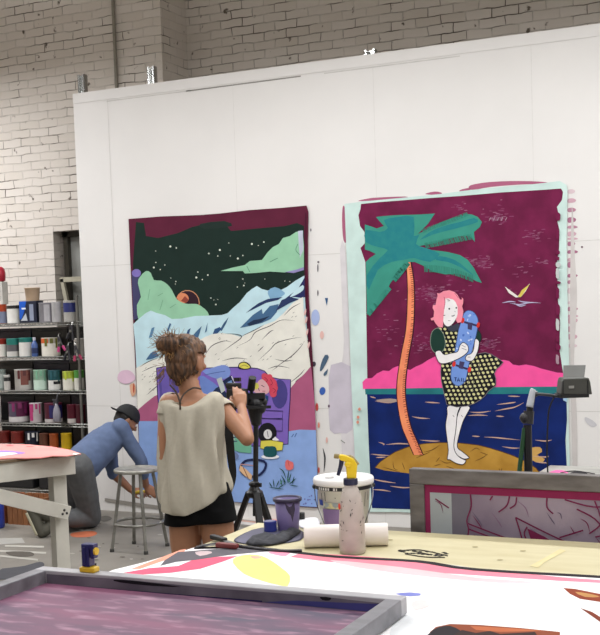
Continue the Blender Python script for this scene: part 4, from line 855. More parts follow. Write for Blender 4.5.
# local frame: y runs along the near rail away from the viewer (end of rail at 0), x = 0 is the rail's face
bm = B(); box2(bm, (-.045, -2.3, ZL-.125), (0, 0, ZL-.012)); obj('side_rail', bm, WHITEW, lt, bevel=.003)
bm = B(); box2(bm, (-1.6, -2.3, ZL-.125), (-1.555, -.55, ZL-.012)); obj('side_rail', bm, WHITEW, lt)
bm = B(); tp_ = [(.012, .012), (.012, -2.32), (-1.62, -2.32), (-1.62, -.45)]
lo_ = [bm.verts.new((x, y, ZL-.012)) for x, y in tp_]; hi_ = [bm.verts.new((x, y, ZL+.004)) for x, y in tp_]; bm.faces.new(lo_); bm.faces.new(hi_[::-1]); bridge(bm, lo_, hi_); obj('tabletop', bm, mat('#6c5a44', .7, name='raw_board'), lt)
for x, y in ((-.075, -.03), (-.075, -2.1), (-1.5, -.6), (-1.5, -2.1)):
    if True:
        bm = B(); box2(bm, (x-.09, y-.085, 0), (x, y, ZL-.0125)); obj('leg', bm, WHITEW, lt, bevel=.003)
Rz = Matrix.Rotation(-al, 3, 'Z'); pn = Matrix.Rotation(al, 3, 'Z') @ V((1, 0, 0))
def onrail(px, py):
    d = ray(px, py); k = (EA-CP).dot(pn)/d.dot(pn); p = CP+d*k; q = Rz @ (p-V((EA.x, EA.y, 0))); return q
q1_ = onrail(70, 513.5); q2_ = onrail(-10, 494); q2_ = q1_+(q2_-q1_)*1.6; q1_.x = q2_.x = -.022
bm = B(); bar(bm, q1_, q2_, .035, .085); ob = obj('brace', bm, WHITEW, lt, bevel=.003)
bm = B(); bar(bm, (-.136, -.08, ZL-.08), (-1.5, -.64, ZL-.08), .04, .09); obj('cross_rail', bm, WHITEW, lt)
for dy, dz in ((0, .012), (.015, -.008), (-.012, -.01)):
    c = q1_+(q2_-q1_).normalized()*.035+V((.018, dy, dz)); bm = B(); ball(bm, c, (.006, .008, .008), seg=8); obj('bolt', bm, mat('#2b2a29', .5), lt)
ps = thing('painted_sheet', (EA.x-.5, EA.y-.8, ZL), 'pink and violet painted sheet lying on the white table at left', 'painting')
zz = ZL+.012
up_ = [atz(x, y, zz) for x, y in ((81, 453.5), (70, 449.8), (52, 446.6), (30, 444.5), (0, 443.8), (-30, 444))]
dn_ = [atz(x, y, zz) for x, y in ((-60, 466), (-30, 461.5), (0, 458.5), (15, 457.8), (25, 458), (40, 457.5), (52, 455.6), (66, 455.8))]
flatsheet('sheet', [(p.x, p.y) for p in up_+dn_], zz, .006, mat('#ee9f98', .6, .1, scale=3, h2='#e8908e', name='pink_paint'), ps)
A = Art(lambda x, y: atz(x, y, zz+.0005)-ps.location, (0, 0, 1), .0003)
A.poly([(-10, 451), (5, 450.5), (18, 451.5), (26, 453), (15, 454.5), (-10, 456)], '#a98ad0', 2); A.poly([(-10, 453.5), (8, 452.5), (18, 453.5), (6, 455.5), (-10, 458)], '#f4eef4', 2)
A.poly([(74, 453.2), (80, 453.7), (76, 454.8), (72, 454.6)], '#f6efec', 0); A.ell(10, 445.5, 4, .6, '#d27f86'); A.ell(30, 446.5, 4, .6, '#d98a88')
A.done('painted_strokes', ps)
# ================================================================== STOOL
sc = atz(136.5, 468, .60); stl = thing('metal_stool', (sc.x, sc.y, 0), 'grey metal shop stool with round seat beside the woman', 'stool')
STM = mat('#8b8a84', .35, metal=.55, scale=12, h2='#64625c', name='worn_steel')
zt = .60
bm = B(); lathe(bm, [(.150, zt-.028), (.163, zt-.026), (.168, zt-.015), (.166, zt-.004), (.158, zt), (.150, zt-.003), (.02, zt-.004)], n=40, capt=True, capb=True); obj('seat', bm, mat('#a5a39c', .35, metal=.4, scale=20, h2='#7b7973', name='paint_flecked_steel'), stl, smooth=True)
for k in range(4):
    t = PSI+math.radians(20)+k*PI/2
    bm = B(); bar(bm, (.118*math.cos(t), .118*math.sin(t), zt-.03), (.205*math.cos(t), .205*math.sin(t), 0.015), .022, .022); obj('leg', bm, STM, stl, bevel=.002)
    bm = B(); lathe(bm, [(.016, 0), (.016, .02), (.012, .026)], (.206*math.cos(t), .206*math.sin(t), 0), 12); obj('foot_cap', bm, mat('#3a3936', .6), stl)
bm = B(); R_ = .118+(.205-.118)*((zt-.03-.2)/(zt-.045)); pts = [V((R_*math.cos(2*PI*i/24), R_*math.sin(2*PI*i/24), .20)) for i in range(25)]; tube(bm, pts, .010, 8, k=1); obj('foot_ring', bm, STM, stl, smooth=True)
# ================================================================== SHELVING
YSH = 8.46; SX0, SX1 = -8.2, aty(96, 400, 8.42).x; SXP = aty(77.5, 400, 8.42).x
WIRE = mat('#8f8f8b', .3, metal=.8, name='chrome_wire'); SHZ = [1.668, 1.355, 1.045, .742, .495, .12]; DEP = .45
un = thing('wire_shelving_unit', (SX0, YSH, 0), 'chrome wire shelving unit crowded with paint cans by the brick wall', 'shelving')
LW = SX1-SX0
for x in (.015, SXP-SX0, LW-.015):
    for y in (.015, DEP-.015):
        bm = B(); cyl(bm, (x, y, 0), (x, y, 1.90), .0135); obj('post', bm, WIRE, un, smooth=False)
for z in SHZ:
    bm = B()
    for y in (0, DEP):
        cyl(bm, (0, y, z-.003), (LW, y, z-.003), .0035, n=6); cyl(bm, (0, y, z-.028), (LW, y, z-.028), .0035, n=6)
        n = int(LW/.04)
        for i in range(n): bar(bm, (LW*i/n, y, z-.028 if i % 2 else z-.003), (LW*(i+1)/n, y, z-.003 if i % 2 else z-.028), .004, .004)
    for x in (0, LW): cyl(bm, (x, 0, z-.003), (x, DEP, z-.003), .0035, n=6); cyl(bm, (x, 0, z-.028), (x, DEP, z-.028), .0035, n=6)
    n = int(LW/.028)
    for i in range(1, n): box(bm, (LW*i/n, DEP/2, z-.002), (.003, DEP, .003))
    for y in (DEP*.33, DEP*.66): cyl(bm, (0, y, z-.006), (LW, y, z-.006), .003, n=6)
    obj('shelf', bm, WIRE, un)
def cm(h): return mat(h, .4, .15, scale=12)
GR = 'paint cans and containers on the wire shelves'
def can(x, z, r, h, body, label=None, lid=None, band_=None, y=None, lab='', drip=None):
    t = thing('paint_can', (x, (YSH+.03+r) if y is None else y, z), lab, 'paint can', GR)
    bm = B(); lathe(bm, [(r*.97, 0), (r, .003), (r, h-.006), (r*1.03, h-.004), (r*1.03, h), (r*.92, h)], n=24); obj('can_body', bm, cm(body), t, smooth=True)
    va_ = math.atan2(-t.location.y, -t.location.x)
    if label:
        bm = B(); z0, z1 = label[1]*h, label[2]*h
        lathe(bm, [(r*1.008, z0), (r*1.008, z1)], n=24, capb=False, capt=False); obj('label', bm, cm(label[0]), t, smooth=True)
    if band_:
        c, a0, a1, z0, z1 = band_; obj('label_block', band(r*1.02, r*1.02, z0*h, z1*h, va_+a0, va_+a1, 8), cm(c), t, smooth=True)
    bm = B(); lathe(bm, [(r*.90, h-.004), (r*.90, h-.001), (r*.80, h-.003), (r*.2, h-.003)], n=24); obj('lid', bm, cm(lid or '#8a8a88'), t)
    if drip:
        for a0, w, z0 in ((-.7, .3, .55), (-.1, .35, .7), (.5, .25, .45)):
            obj('paint_drip', band(r*1.03, r*1.03, z0*h, h*.97, va_+a0, va_+a0+w, 4), cm(drip), t)
    return t
def px_x(px, z): return aty(px, 330, YSH+.1).x if False else None
def X_(px, py): return aty(px, py, YSH+.1).x
rows = [
 (0, 315, [(-14, .075, .19, '#c7c5c0', ('#b9b6ae', .1, .6), '#c9c4ba', None, None, 'pale can at the left end of the top shelf'),
           (1.5, .058, .18, '#c64f2c', ('#7d86a0', .02, .62), '#c64f2c', None, None, 'orange topped can with blue grey label on the top shelf, left'),
           (14.5, .062, .17, '#d8d6d0', ('#e6e4df', .02, .78), '#2b2826', ('#2b2826', -1.6, 1.6, .8, .98), None, 'white can with black upper band on the top shelf'),
           (47, .075, .18, '#9a98a0', None, '#8a8a8c', ('#b5b3b8', -.4, .3, .05, .9), None, 'larger plain grey can on the top shelf'),
           (58.5, .045, .185, '#c3c2c4', None, '#8a8a8c', None, None, 'narrow silver can beside the plain grey can, top shelf'),
           (71, .060, .19, '#c6c4bf', ('#28306c', .45, .9), '#55534f', None, None, 'can with navy label at the right end of the top shelf')]),
 (1, 348, [(-10, .075, .17, '#a33a30', ('#d9d6cf', .02, .6), '#a33a30', None, None, 'red can at the left end of the second shelf'),
           (2.5, .055, .17, '#9c3126', ('#dedbd3', .02, .7), '#a8342a', None, None, 'white labelled can with dark red top on the second shelf'),
           (13.8, .055, .17, '#2f8d84', ('#5f5c60', .3, .66), '#2f8d84', ('#c8c6c2', -1.6, 1.6, .02, .3), None, 'teal topped can with grey band, second shelf'),
           (26.5, .063, .175, '#2f8d84', ('#dcdad5', .02, .76), '#2f8d84', None, None, 'teal topped can with clean white label, second shelf'),
           (50, .085, .17, '#d5cfc3', ('#e2ddd2', .02, .72), '#cc5a22', ('#cc5a22', -1.6, -.3, .72, .98), '#6a6a30', 'wide white can with orange top on the second shelf'),
           (81, .05, .16, '#cfcac4', None, '#a94a5a', None, None, 'pale can at the right end of the second shelf')]),
 (2, 382, [(-10, .07, .17, '#7d8578', None, '#6e7066', None, None, 'olive can at the left end of the middle shelf'),
           (2, .052, .19, '#8f9a94', ('#a7b0ac', .1, .8), '#6f7470', None, None, 'grey green can on the middle shelf, left'),
           (10, .030, .14, '#d5d2cd', None, '#b9b6b0', ('#2a2a2a', -1.6, 1.6, .6, .85), None, 'small white jar with black band on the middle shelf'),
           (23, .085, .19, '#d6d3ce', None, '#a7a4a0', ('#7d4a42', -.35, .5, .25, .97), '#5d2f30', 'wide white can with brown dripped label, middle shelf'),
           (41, .065, .185, '#a7cdb4', ('#c4dccc', .02, .5), '#7fb596', None, '#7fb596', 'pale mint green can on the middle shelf'),
           (55.5, .060, .18, '#2a5f68', ('#d8d8d4', .02, .5), '#2f6a72', ('#16181c', -.2, 1.0, .3, .45), '#2a5f68', 'dark teal can with white lower half, middle shelf'),
           (70, .058, .17, '#c2cf58', ('#e0ddd0', .02, .62), '#bccf3e', None, '#bccf3e', 'white can with lime green top on the middle shelf'),
           (81, .045, .18, '#5da84e', ('#d8d6cc', .02, .62), '#5da84e', None, None, 'green topped can at the right end of the middle shelf')]),
 (3, 416, [(-12, .075, .17, '#7a6a86', None, '#5a5364', None, None, 'violet can at the left end of the fourth shelf'),
           (1, .028, .18, '#c9c7c2', None, '#9a9894', None, None, 'narrow white bottle can on the fourth shelf, left'),
           (17.5, .098, .185, '#6a2a52', ('#c9c4c4', .02, .28), '#3a2c3c', ('#4c4658', -1.2, -.3, .3, .95), '#7d2a5c', 'wide magenta stained pail on the fourth shelf'),
           (37, .058, .18, '#d6ccd0', None, '#a8316a', ('#b03070', -1.3, -.5, .1, .95), '#b03070', 'white can with magenta streaks on the fourth shelf'),
           (53, .082, .18, '#6a1f3c', ('#c3bcbc', .02, .2), '#5a1a30', ('#2a2560', -.5, 1.2, .25, .9), None, 'dark red can with indigo label, fourth shelf'),
           (74, .045, .17, '#5e1a2c', ('#c4bdb9', .02, .25), '#6a2030', None, None, 'dark red can right of the hanging sprayer, fourth shelf'),
           (82.5, .045, .17, '#521827', None, '#5a1a2a', None, None, 'dark maroon can at the right end of the fourth shelf')]),
 (4, 442, [(-10, .075, .17, '#4a2a26', None, '#3a2220', None, None, 'brown can at the left end of the lowest row'),
           (5, .062, .155, '#7a2420', ('#b9b2ae', .02, .3), '#6a1e1c', None, None, 'dark red can in the lowest row, left of its twin'),
           (18.5, .062, .155, '#8a2c26', ('#b9b2ae', .02, .3), '#7a2420', None, None, 'brick red can in the lowest row'),
           (33, .068, .155, '#1c2138', None, '#e4e2e0', None, '#e8e8e8', 'navy can with spilled white paint in the lowest row'),
           (46, .045, .145, '#6a4030', None, '#7a4a34', None, None, 'brown can in the lowest row'),
           (56, .042, .145, '#b0582c', None, '#b0582c', None, None, 'burnt orange can in the lowest row'),
           (68, .05, .15, '#e0b81c', None, '#e0b81c', None, None, 'yellow can in the lowest row')]),
]
for si, py, items in rows:
    for (px, r, h, body, label, lid, bnd, drip, lab) in items:
        can(X_(px, py), SHZ[si], r, h, body, label, lid, bnd, lab=lab, drip=drip)
# filler boxes added behind the cans to make the shelf depth dark
random.seed(21)
cn = [('#2c2724', 'dark brown'), ('#1f2023', 'black'), ('#33302d', 'charcoal'), ('#2a2530', 'dusky violet')]
for si in range(1, 5):
    for k in range(3):
        x0_ = SX1-.06-(k+1)*.42; c, nme = cn[(k+si) % 4]; hh = .262 if si < 4 else .21
        t = thing('dark_filler_box', (x0_, YSH+.235, SHZ[si]), '%s filler box added to darken the space behind the cans, %s shelf, %s from the white wall' % (nme, ['second', 'third', 'fourth', 'fifth'][si-1], ['first', 'second', 'third'][k]), 'box', 'dark boxes added behind the paint cans')
        bm = B(); box2(bm, (.005, 0, 0), (.41, .165, hh-.03)); obj('box_body', bm, cm(c), t, bevel=.004)
        bm = B(); box2(bm, (0, -.005, hh-.03), (.415, .17, hh)); obj('box_lid', bm, cm(c), t, bevel=.004)
# jerrycan / blue carton on the top shelf
x = X_(31, 315); t = thing('paint_carton', (x, YSH+.11, SHZ[0]), 'dark navy carton with a bright blue corner on the top shelf', 'carton', rz=.06)
bm = B(); box2(bm, (-.095, -.06, 0), (.095, .06, .20)); obj('carton_body', bm, cm('#1d2136'), t, bevel=.004)
A = Art(lambda a_, b_: V((a_, -.0605, b_)), (0, -1, 0), .0004)
A.poly([(-.09, .2), (-.01, .2), (-.04, .1), (-.07, .04), (-.092, .03)], '#2a5cc0'); A.poly([(-.065, .125), (-.02, .125), (-.02, .14), (-.065, .14)], '#e6e8ec'); A.poly([(-.08, .02), (-.02, .09), (-.005, .02)], '#b9bec6'); A.poly([(.02, .02), (.065, .02), (.065, .17), (.02, .17)], '#8c93a8'); A.done('printed_front', t)
t = thing('plastic_tub', (x+.02, YSH+.11, SHZ[0]+.20), 'translucent beige tub standing on the navy carton', 'tub')
bm = B(); lathe(bm, [(.058, 0), (.06, .003), (.070, .115), (.074, .117), (.074, .123), (.066, .123), (.056, .01)], n=28, capt=True); obj('tub_body', bm, mat('#cbb094', .5, .1, name='beige_plastic'), t, smooth=True)
x = X_(2, 292); t = thing('tall_carton', (x, YSH+.09, SHZ[0]+.18), 'white printed box stacked on the orange topped can', 'box')
bm = B(); box2(bm, (-.045, -.04, 0), (.045, .04, .21)); obj('carton_body', bm, cm('#c2bfb9'), t)
A = Art(lambda a_, b_: V((a_, -.0405, b_)), (0, -1, 0), .0004)
for i in range(9): A.poly([(-.03, .03+i*.018), (.02+.01*(i % 3-1), .03+i*.018), (.02, .038+i*.018), (-.03, .038+i*.018)], '#8a8782', hold=True)
A.done('printed_front', t)
bm = B(); lathe(bm, [(.035, 0), (.055, .01), (.06, .07), (.052, .12), (.03, .14)], (0, 0, 0), 24); o = tag(obj('red_bowl', bm, mat('#b02438', .4), smooth=True), 'red rounded container topping the white printed box', 'container'); o.location = (x-.015, YSH+.09, SHZ[0]+.391)
# bottle on shelf two
x = X_(37.5, 350); t = thing('paint_bottle', (x, YSH+.06, SHZ[1]), 'slim blue bottle between two white cans on the second shelf', 'bottle')
bm = B(); lathe(bm, [(.028, 0), (.03, .004), (.03, .11), (.018, .135), (.012, .14), (.012, .155)], n=20); obj('bottle_body', bm, cm('#46609c'), t, smooth=True)
bm = B(); lathe(bm, [(.014, .15), (.014, .175), (.010, .178)], n=16); obj('cap', bm, cm('#c9cddb'), t)
bm = B(); lathe(bm, [(.0305, .03), (.0305, .08)], n=20, capb=False, capt=False); obj('label', bm, cm('#22305c'), t)
# hanging sprayer on shelf four
x = X_(66.5, 410); y_h = YSH-.045
t = thing('spray_bottle', (x, y_h, .765), 'small grey spray bottle hanging from the front wire of the wire shelf', 'spray bottle')
bm = B(); lathe(bm, [(.03, 0), (.035, .004), (.034, .08), (.026, .12), (.014, .15), (.013, .165)], n=20); obj('bottle_body', bm, cm('#8f8c98'), t, smooth=True)
bm = B(); box(bm, (0, 0, .185), (.03, .024, .04)); tube(bm, [(-.01, 0, .195), (-.04, 0, .197)], .009, 8); obj('spray_head', bm, cm('#3a3940'), t)
bm = B(); tube(bm, [(-.02, 0, .19), (-.03, 0, .17), (-.026, 0, .15)], .004, 6); tube(bm, [(.006, 0, .2), (.01, .01, .245), (.01, .045, .272)], .004, 6); obj('trigger', bm, cm('#55545a'), t)
# hanging clamps
for (px, py, c1, lab) in ((60, 343, '#c2407e', 'spring clamp with bright pink grips hanging at the shelf corner'), (67.5, 352, '#22222a', 'black spring clamp hanging lowest at the shelf corner'), (76.5, 352, '#b03c62', 'rose handled spring clamp hanging nearest the white wall'), (71, 331, '#2c2c30', 'dark spring clamp hooked by the shelf post')):
    p = aty(px, py, YSH-.05); t = thing('spring_clamp', p, lab, 'clamp', 'clamps hanging on the shelf corner'); t.rotation_euler = (0, random.uniform(-.3, .3), random.uniform(-.5, .5))
    for s in (-1, 1):
        bm = B(); tube(bm, [(s*.006, 0, .06), (s*.012, 0, .0), (s*.034, 0, -.07)], .008, 8); obj('jaw_handle', bm, cm('#3c3b40'), t)
        bm = B(); tube(bm, [(s*.020, 0, -.03), (s*.035, 0, -.075)], .0125, 10, k=2); obj('grip', bm, cm(c1), t)
    bm = B(); cyl(bm, (0, -.014, .0), (0, .014, .0), .012); obj('spring', bm, WIRE, t)
    bm = B(); tube(bm, [(0, 0, .055), (0, .02, .085), (0, .05, .085)], .004, 6); obj('hook', bm, WIRE, t)
# crates under the shelf and table
for i, (x0, x1, zz, lab, c_) in enumerate(((-6.72, -6.42, .0, 'slatted orange brown wooden crate on the floor under the left table', '#9a5a38'), (-6.38, -6.05, .0, 'paler wooden crate beside the orange brown crate on the floor', '#a06a44'))):
    t = thing('wooden_crate', (x0, 7.52, 0), lab, 'crate', 'crates on the floor by the shelving'); W_ = x1-x0
    PL = mat(c_, .7, .3, scale=8, stretch=(6, 6, 1), name='crate_wood')
    for y in (0, .28):
        bm = B(); n = 6
        for k in range(n): box2(bm, (W_*k/n+.003, y, .0), (W_*(k+1)/n-.003, y+.012, .22))
        box2(bm, (0, y-.004 if y == 0 else y+.012, .17), (W_, y if y == 0 else y+.016, .2)); obj('slatted_side', bm, PL, t)
    for x in (0, W_-.012):
        bm = B(); box2(bm, (x, .012, 0), (x+.012, .28, .22)); obj('end_panel', bm, PL, t)
    bm = B(); box2(bm, (.012, .012, .005), (W_-.012, .28, .015)); obj('bottom', bm, PL, t)
# dark bin bags / boxes in the lower bay
t = thing('storage_bin', (SXP-1.1, YSH+.05, SHZ[5]), 'black storage bin on the lowest shelf, left', 'bin'); bm = B(); box2(bm, (0, 0, 0), (.48, .34, .22)); obj('bin_body', bm, cm('#1a1a1d'), t, bevel=.01); bm = B(); box2(bm, (-.01, -.01, .22), (.49, .35, .24)); obj('lid', bm, cm('#222226'), t, bevel=.004)
t = thing('storage_bin', (SXP-.55, YSH+.05, SHZ[5]), 'black storage bin on the lowest shelf, nearest the white wall', 'bin'); bm = B(); box2(bm, (0, 0, 0), (.46, .34, .20)); obj('bin_body', bm, cm('#1e1d20'), t, bevel=.01); bm = B(); box2(bm, (-.01, -.01, .20), (.47, .35, .22)); obj('lid', bm, cm('#26252a'), t, bevel=.004)
c = aty(1, 487, 7.45); t = thing('blue_jug', (c.x, 7.36, .0), 'blue plastic jug on the floor partly hidden under the left table', 'jug'); bm = B(); lathe(bm, [(.07, 0), (.075, .01), (.075, .22), (.04, .28), (.025, .29), (.025, .31)], n=20); obj('jug_body', bm, cm('#2a3f9c'), t, smooth=True); bm = B(); lathe(bm, [(.028, .305), (.028, .335)], n=16); obj('cap', bm, cm('#d9d9d9'), t)
# ================================================================== PEOPLE
SKIN = mat('#a8775a', .5, .08, scale=10, name='skin'); SKIN2 = mat('#96684e', .5, .08, scale=10, name='skin_tan')
def frame(fwd, up=V((0, 0, 1))):
    f = V(fwd).normalized(); r = f.cross(V(up)).normalized(); u = r.cross(f)
    return Matrix((r, f, u)).transposed()      # local x=right, y=forward, z=up
def head(bm, c, M, s=1.0):
    r = bmesh.ops.create_uvsphere(bm, u_segments=32, v_segments=24, radius=1)
    for v in r['verts']:
        x, y, z = v.co
        sx, sy, sz = .074, .094, .112
        if z < 0:
            k = -z; sx *= 1-.28*k**1.5
            if y < 0: sy *= 1-.45*k
            else: sy *= 1-.10*k
        X, Yy, Z = x*sx, y*sy, z*sz
        if y > .6 and -.35 < z < .15: Yy -= .004
        v.co = V(c)+M @ (V((X, Yy, Z))*s)
    P = lambda x, y, z: V(c)+M @ (V((x, y, z))*s)
    limb(bm, P(0, .088, .012), .009*s, P(0, .106, -.022), .013*s, n=10)
    ball(bm, P(-.010, .096, -.026), (.008*s,)*3, seg=10); ball(bm, P(.010, .096, -.026), (.008*s,)*3, seg=10)
    ball(bm, P(0, .088, -.052), (.022*s, .010*s, .006*s), M, 12); ball(bm, P(0, .086, -.062), (.018*s, .010*s, .006*s), M, 12)
    ball(bm, P(0, .070, -.092), (.022*s, .018*s, .016*s), M, 12)
    limb(bm, P(-.045, .074, .03), .009*s, P(.045, .074, .03), .009*s, n=10)
    for sd in (-1, 1):
        ball(bm, P(sd*.042, .066, -.02), (.022*s, .018*s, .018*s), M, 12)
        ball(bm, P(sd*.077, -.008, -.010), (.008*s, .020*s, .032*s), M, 12); ball(bm, P(sd*.073, .002, -.03), (.008*s, .010*s, .014*s), M, 10)
def eyes(parent, c, M, s=1.0):
    for sd in (-1, 1):
        bm = B(); p = V(c)+M @ (V((sd*.030, .0805, .008))*s); ball(bm, p, (.0115*s,)*3, seg=12); o = obj('eye', bm, mat('#e8e4e0', .3), parent, smooth=True)
        bm = B(); ball(bm, p+M @ V((0, .0085*s, 0)), (.0055*s, .004*s, .0055*s), M, 10); obj('iris', bm, mat('#3a2a20', .2), o, smooth=True)
def hand(bm, w, M, sd, curl=.5, spread=1, s=1.0, curls=None):
    # w wrist, M: local y along fingers, z back of hand, x sideways; sd = side of thumb (+1 at +x)
    P = lambda x, y, z: V(w)+M @ (V((x, y, z))*s)
    limb(bm, P(0, 0, 0), .024*s, P(0, .03, 0), .026*s, flat=.75, side=M @ V((1, 0, 0)))
    for i, (x, L, r) in enumerate(((.030, .072, .0085), (.010, .080, .009), (-.010, .074, .0085), (-.029, .058, .0075))):
        x *= sd; limb(bm, P(x*.6, .02, 0), .016*s, P(x, .078-.004*abs(i-1), 0), .0125*s, n=10)
        cu = (curls[i] if curls else curl); a0 = 0; p = V((x, .08-.004*abs(i-1), 0)); r_ = r
        for seg, fr_ in enumerate((.42, .32, .26)):
            a0 += cu*(.75 if seg == 0 else 1); d = V((x*.12*spread*(1 if seg == 0 else .3)/.03*.03, math.cos(a0), -math.sin(a0))).normalized()
            q = p+d*L*fr_; limb(bm, P(*p), r_*s, P(*q), r_*.92*s, n=10); p = q; r_ *= .92
    p = V((sd*.018, .015, -.006)); q = V((sd*.045, .045, -.016)); r2 = V((sd*.054, .072, -.024)); r3 = V((sd*.050, .095, -.034))
    limb(bm, P(*p), .015*s, P(*q), .0125*s, n=10); limb(bm, P(*q), .0115*s, P(*r2), .010*s, n=10); limb(bm, P(*r2), .010*s, P(*r3), .0085*s, n=10)
def torso(bm, rings, n=28):
    # rings: centre, right vector, forward vector
    rs = [ring(bm, c, x, y, n) for c, x, y in rings]
    for a_, b_ in zip(rs, rs[1:]): bridge(bm, a_, b_)
    cap(bm, rs[0][::-1]); cap(bm, rs[-1])
# -------- woman
DW_ = 5.4
W = lambda x, y, d=DW_: atd(x, y, d)
feet = W(200, 500); feet.z = 0
wm = thing('person', feet, 'standing person in a loose cream top and black shorts using a camera on a tripod', 'person')
fw = V((-.30, 1, 0)).normalized()          # the way the body faces: to the wall, a touch left of straight ahead
fw = (V((CF.x, CF.y, 0)).normalized()*1 + V((R0.x, R0.y, 0))*.30).normalized()
rt = fw.cross(V((0, 0, 1))).normalized()
T = Matrix.Translation(-feet)
def mv(bm, t0): 
    for v in bm.verts: v.co -= t0
    return bm
pel = W(200, 505); wst = W(197, 462); ch = W(194, 420); nb = W(193, 394); sL = W(169, 403, DW_-.0); sR = W(219, 404, DW_+.03)
bm = B()
Z = V((0, 0, 1))
torso(bm, [(pel-Z*.06, rt*.14, fw*.10), (pel, rt*.145, fw*.112), (pel+Z*.08, rt*.132, fw*.10), (wst, rt*.118, fw*.085), (wst+Z*.08, rt*.125, fw*.09), (ch, rt*.14, fw*.10), (ch+Z*.07, rt*.135, fw*.09), (nb-Z*.03, rt*.10, fw*.06), (nb, rt*.06, fw*.05)])
hc = W(187, 361.5, DW_+.01)
hf = (V((CF.x, CF.y, 0)).normalized()*.82+V((R0.x, R0.y, 0))*.5+V((0, 0, -.12))).normalized()
HM = frame(hf)
limb(bm, nb-Z*.03, .055, hc-Z*.075-hf*.012, .047)
head(bm, hc, HM, 1.0)
# right arm
el = W(247, 439, DW_-.10); wr = W(241.5, 407, DW_+.06)
chain(bm, [(sR, .042), (sR+(el-sR)*.45, .040), (el, .033)]); chain(bm, [(el, .034), (el+(wr-el)*.3, .033), (wr, .022)])
limb(bm, nb-Z*.04, .045, sR-rt*.01, .042); limb(bm, nb-Z*.04, .045, sL+rt*.01, .042)
hd_d = (W(239, 392, DW_+.10)-wr).normalized(); HMr = frame(hd_d, -V((CF.x, CF.y, 0))); HMr = Matrix((HMr.col[0], HMr.col[1], HMr.col[2])).transposed()
hand(bm, wr, HMr, -1, s=.86, curls=[.18, .3, .42, .55])
# left arm
el2 = W(163.5, 458, DW_-.0); wr2 = W(192, 452, DW_+.24)
chain(bm, [(sL, .044), (sL+(el2-sL)*.45, .042), (el2, .034)]); chain(bm, [(el2, .035), (wr2, .025)])
hand(bm, wr2, frame((W(215, 432, DW_+.28)-wr2), Z), 1, s=.86, curl=.5)
# legs
for s, px in ((-1, 184), (1, 214)):
    hp = pel+rt*.078*s-Z*.03; kn = V((hp.x, hp.y, .46))+rt*.01*s+fw*.02; an_ = V((hp.x, hp.y, .085))+rt*.02*s
    chain(bm, [(hp, .082), (hp+(kn-hp)*.45, .076), (kn, .052)]); chain(bm, [(kn, .052), (kn+(an_-kn)*.3-fw*.012, .054), (an_, .034)])
    limb(bm, an_-Z*.03-fw*.02, .034, an_-Z*.05+fw*.13, .026, flat=1)
    if s > 0: kR = kn
mv(bm, feet)
for v in bm.verts: v.co.z = max(v.co.z, .004)
body = fuse('body', bm, .006, SKIN, wm, 3)
eyes(wm, hc-feet, HM)
# hair
bm = B(); Ph = lambda x, y, z: hc+HM @ V((x, y, z))
ball(bm, Ph(0, -.018, .022), (.089, .098, .108), HM, 24); ball(bm, Ph(0, -.055, -.03), (.068, .056, .07), HM, 20); ball(bm, Ph(0, .03, .06), (.078, .062, .06), HM, 20); limb(bm, Ph(0, -.05, -.05), .045, Ph(-.005, -.055, -.10), .02)
bun = W(170, 344, DW_-.06)
ball(bm, bun, (.070, .058, .050), frame(CF), 20); limb(bm, bun, .045, hc+Z*.05, .06); ball(bm, bun+CR*.05+Z*.012, (.045, .04, .035), frame(CF), 16)
def hairdisp(co):
    p = co+feet-hc; return .006*noise.noise(V((p.x*40, p.y*40, p.z*16)))+.004*noise.noise(V((p.x*90, p.y*90, p.z*35)))
mv(bm, feet)
def strands_mat():
    mt = mat('#8a6140', .55, scale=26, h2='#2c1c13', stretch=(3, 3, .6), name='brown_hair', lo=.35, hi=.85, bump=.3); return mt
HR = strands_mat(); hair = fuse('hair', bm, .005, HR, wm, 1, hairdisp)
# keep the face clear: trim hair that falls in front of it
mh = hair.data; bmh = B(); bmh.from_mesh(mh)
for v in bmh.verts:
    q = HM.transposed() @ (v.co+feet-hc)
    lim = .045 if q.z < .045 else .2
    if q.y > lim*1.0 and q.z < .06 and q.length < .14: v.co -= HM @ V((0, (q.y-lim)*.9+.002, 0))
    if q.y > .005 and q.z < .02 and q.length < .14:
        v.co -= HM @ V((q.x*.16, (q.y-.005)*.8, 0))
    if q.y > -.03 and q.z < .04 and abs(q.x) > .066 and q.length < .14: v.co -= HM @ V(((abs(q.x)-.066)*(1 if q.x > 0 else -1), 0, 0))
bmh.to_mesh(mh); bmh.free()
bm = B(); random.seed(4)
for i in range(150):
    a_ = random.uniform(0, 2*PI); d = CR*math.cos(a_)*random.uniform(.5, 1.25)*.066+CU*math.sin(a_)*.05+CF*random.uniform(-.05, .02)
    p = bun+d*.85; q = bun+d*random.uniform(1.1, 1.55)+CR*random.uniform(-.03, .02)+Z*random.uniform(-.02, .012); mid = (p+q)/2+V([random.uniform(-.012, .012) for _ in range(3)])
    tube(bm, [p, mid, q], .0014, 4, k=3, rf=lambda t: 1.3-t)
for i in range(26):
    a_ = random.uniform(-.9, .9); p = Ph(.05*math.sin(a_), -.085, -.06+random.uniform(-.02, .02)); q = p-Z*random.uniform(.02, .055)+HM @ V((random.uniform(-.02, .02), .01, 0)); tube(bm, [p, (p+q)/2, q], .0012, 4, k=2)
for i in range(16):
    p = W(158, 362+i*1.0, DW_-.02)+CR*.03; q = p-CR*random.uniform(.02, .055)-Z*random.uniform(.0, .05); tube(bm, [p, (p+q)/2-Z*.005, q], .0013, 4, k=3)
mv(bm, feet); obj('loose_strands', bm, mat('#a07848', .6, scale=20, h2='#5c3f28', name='golden_hair'), hair)
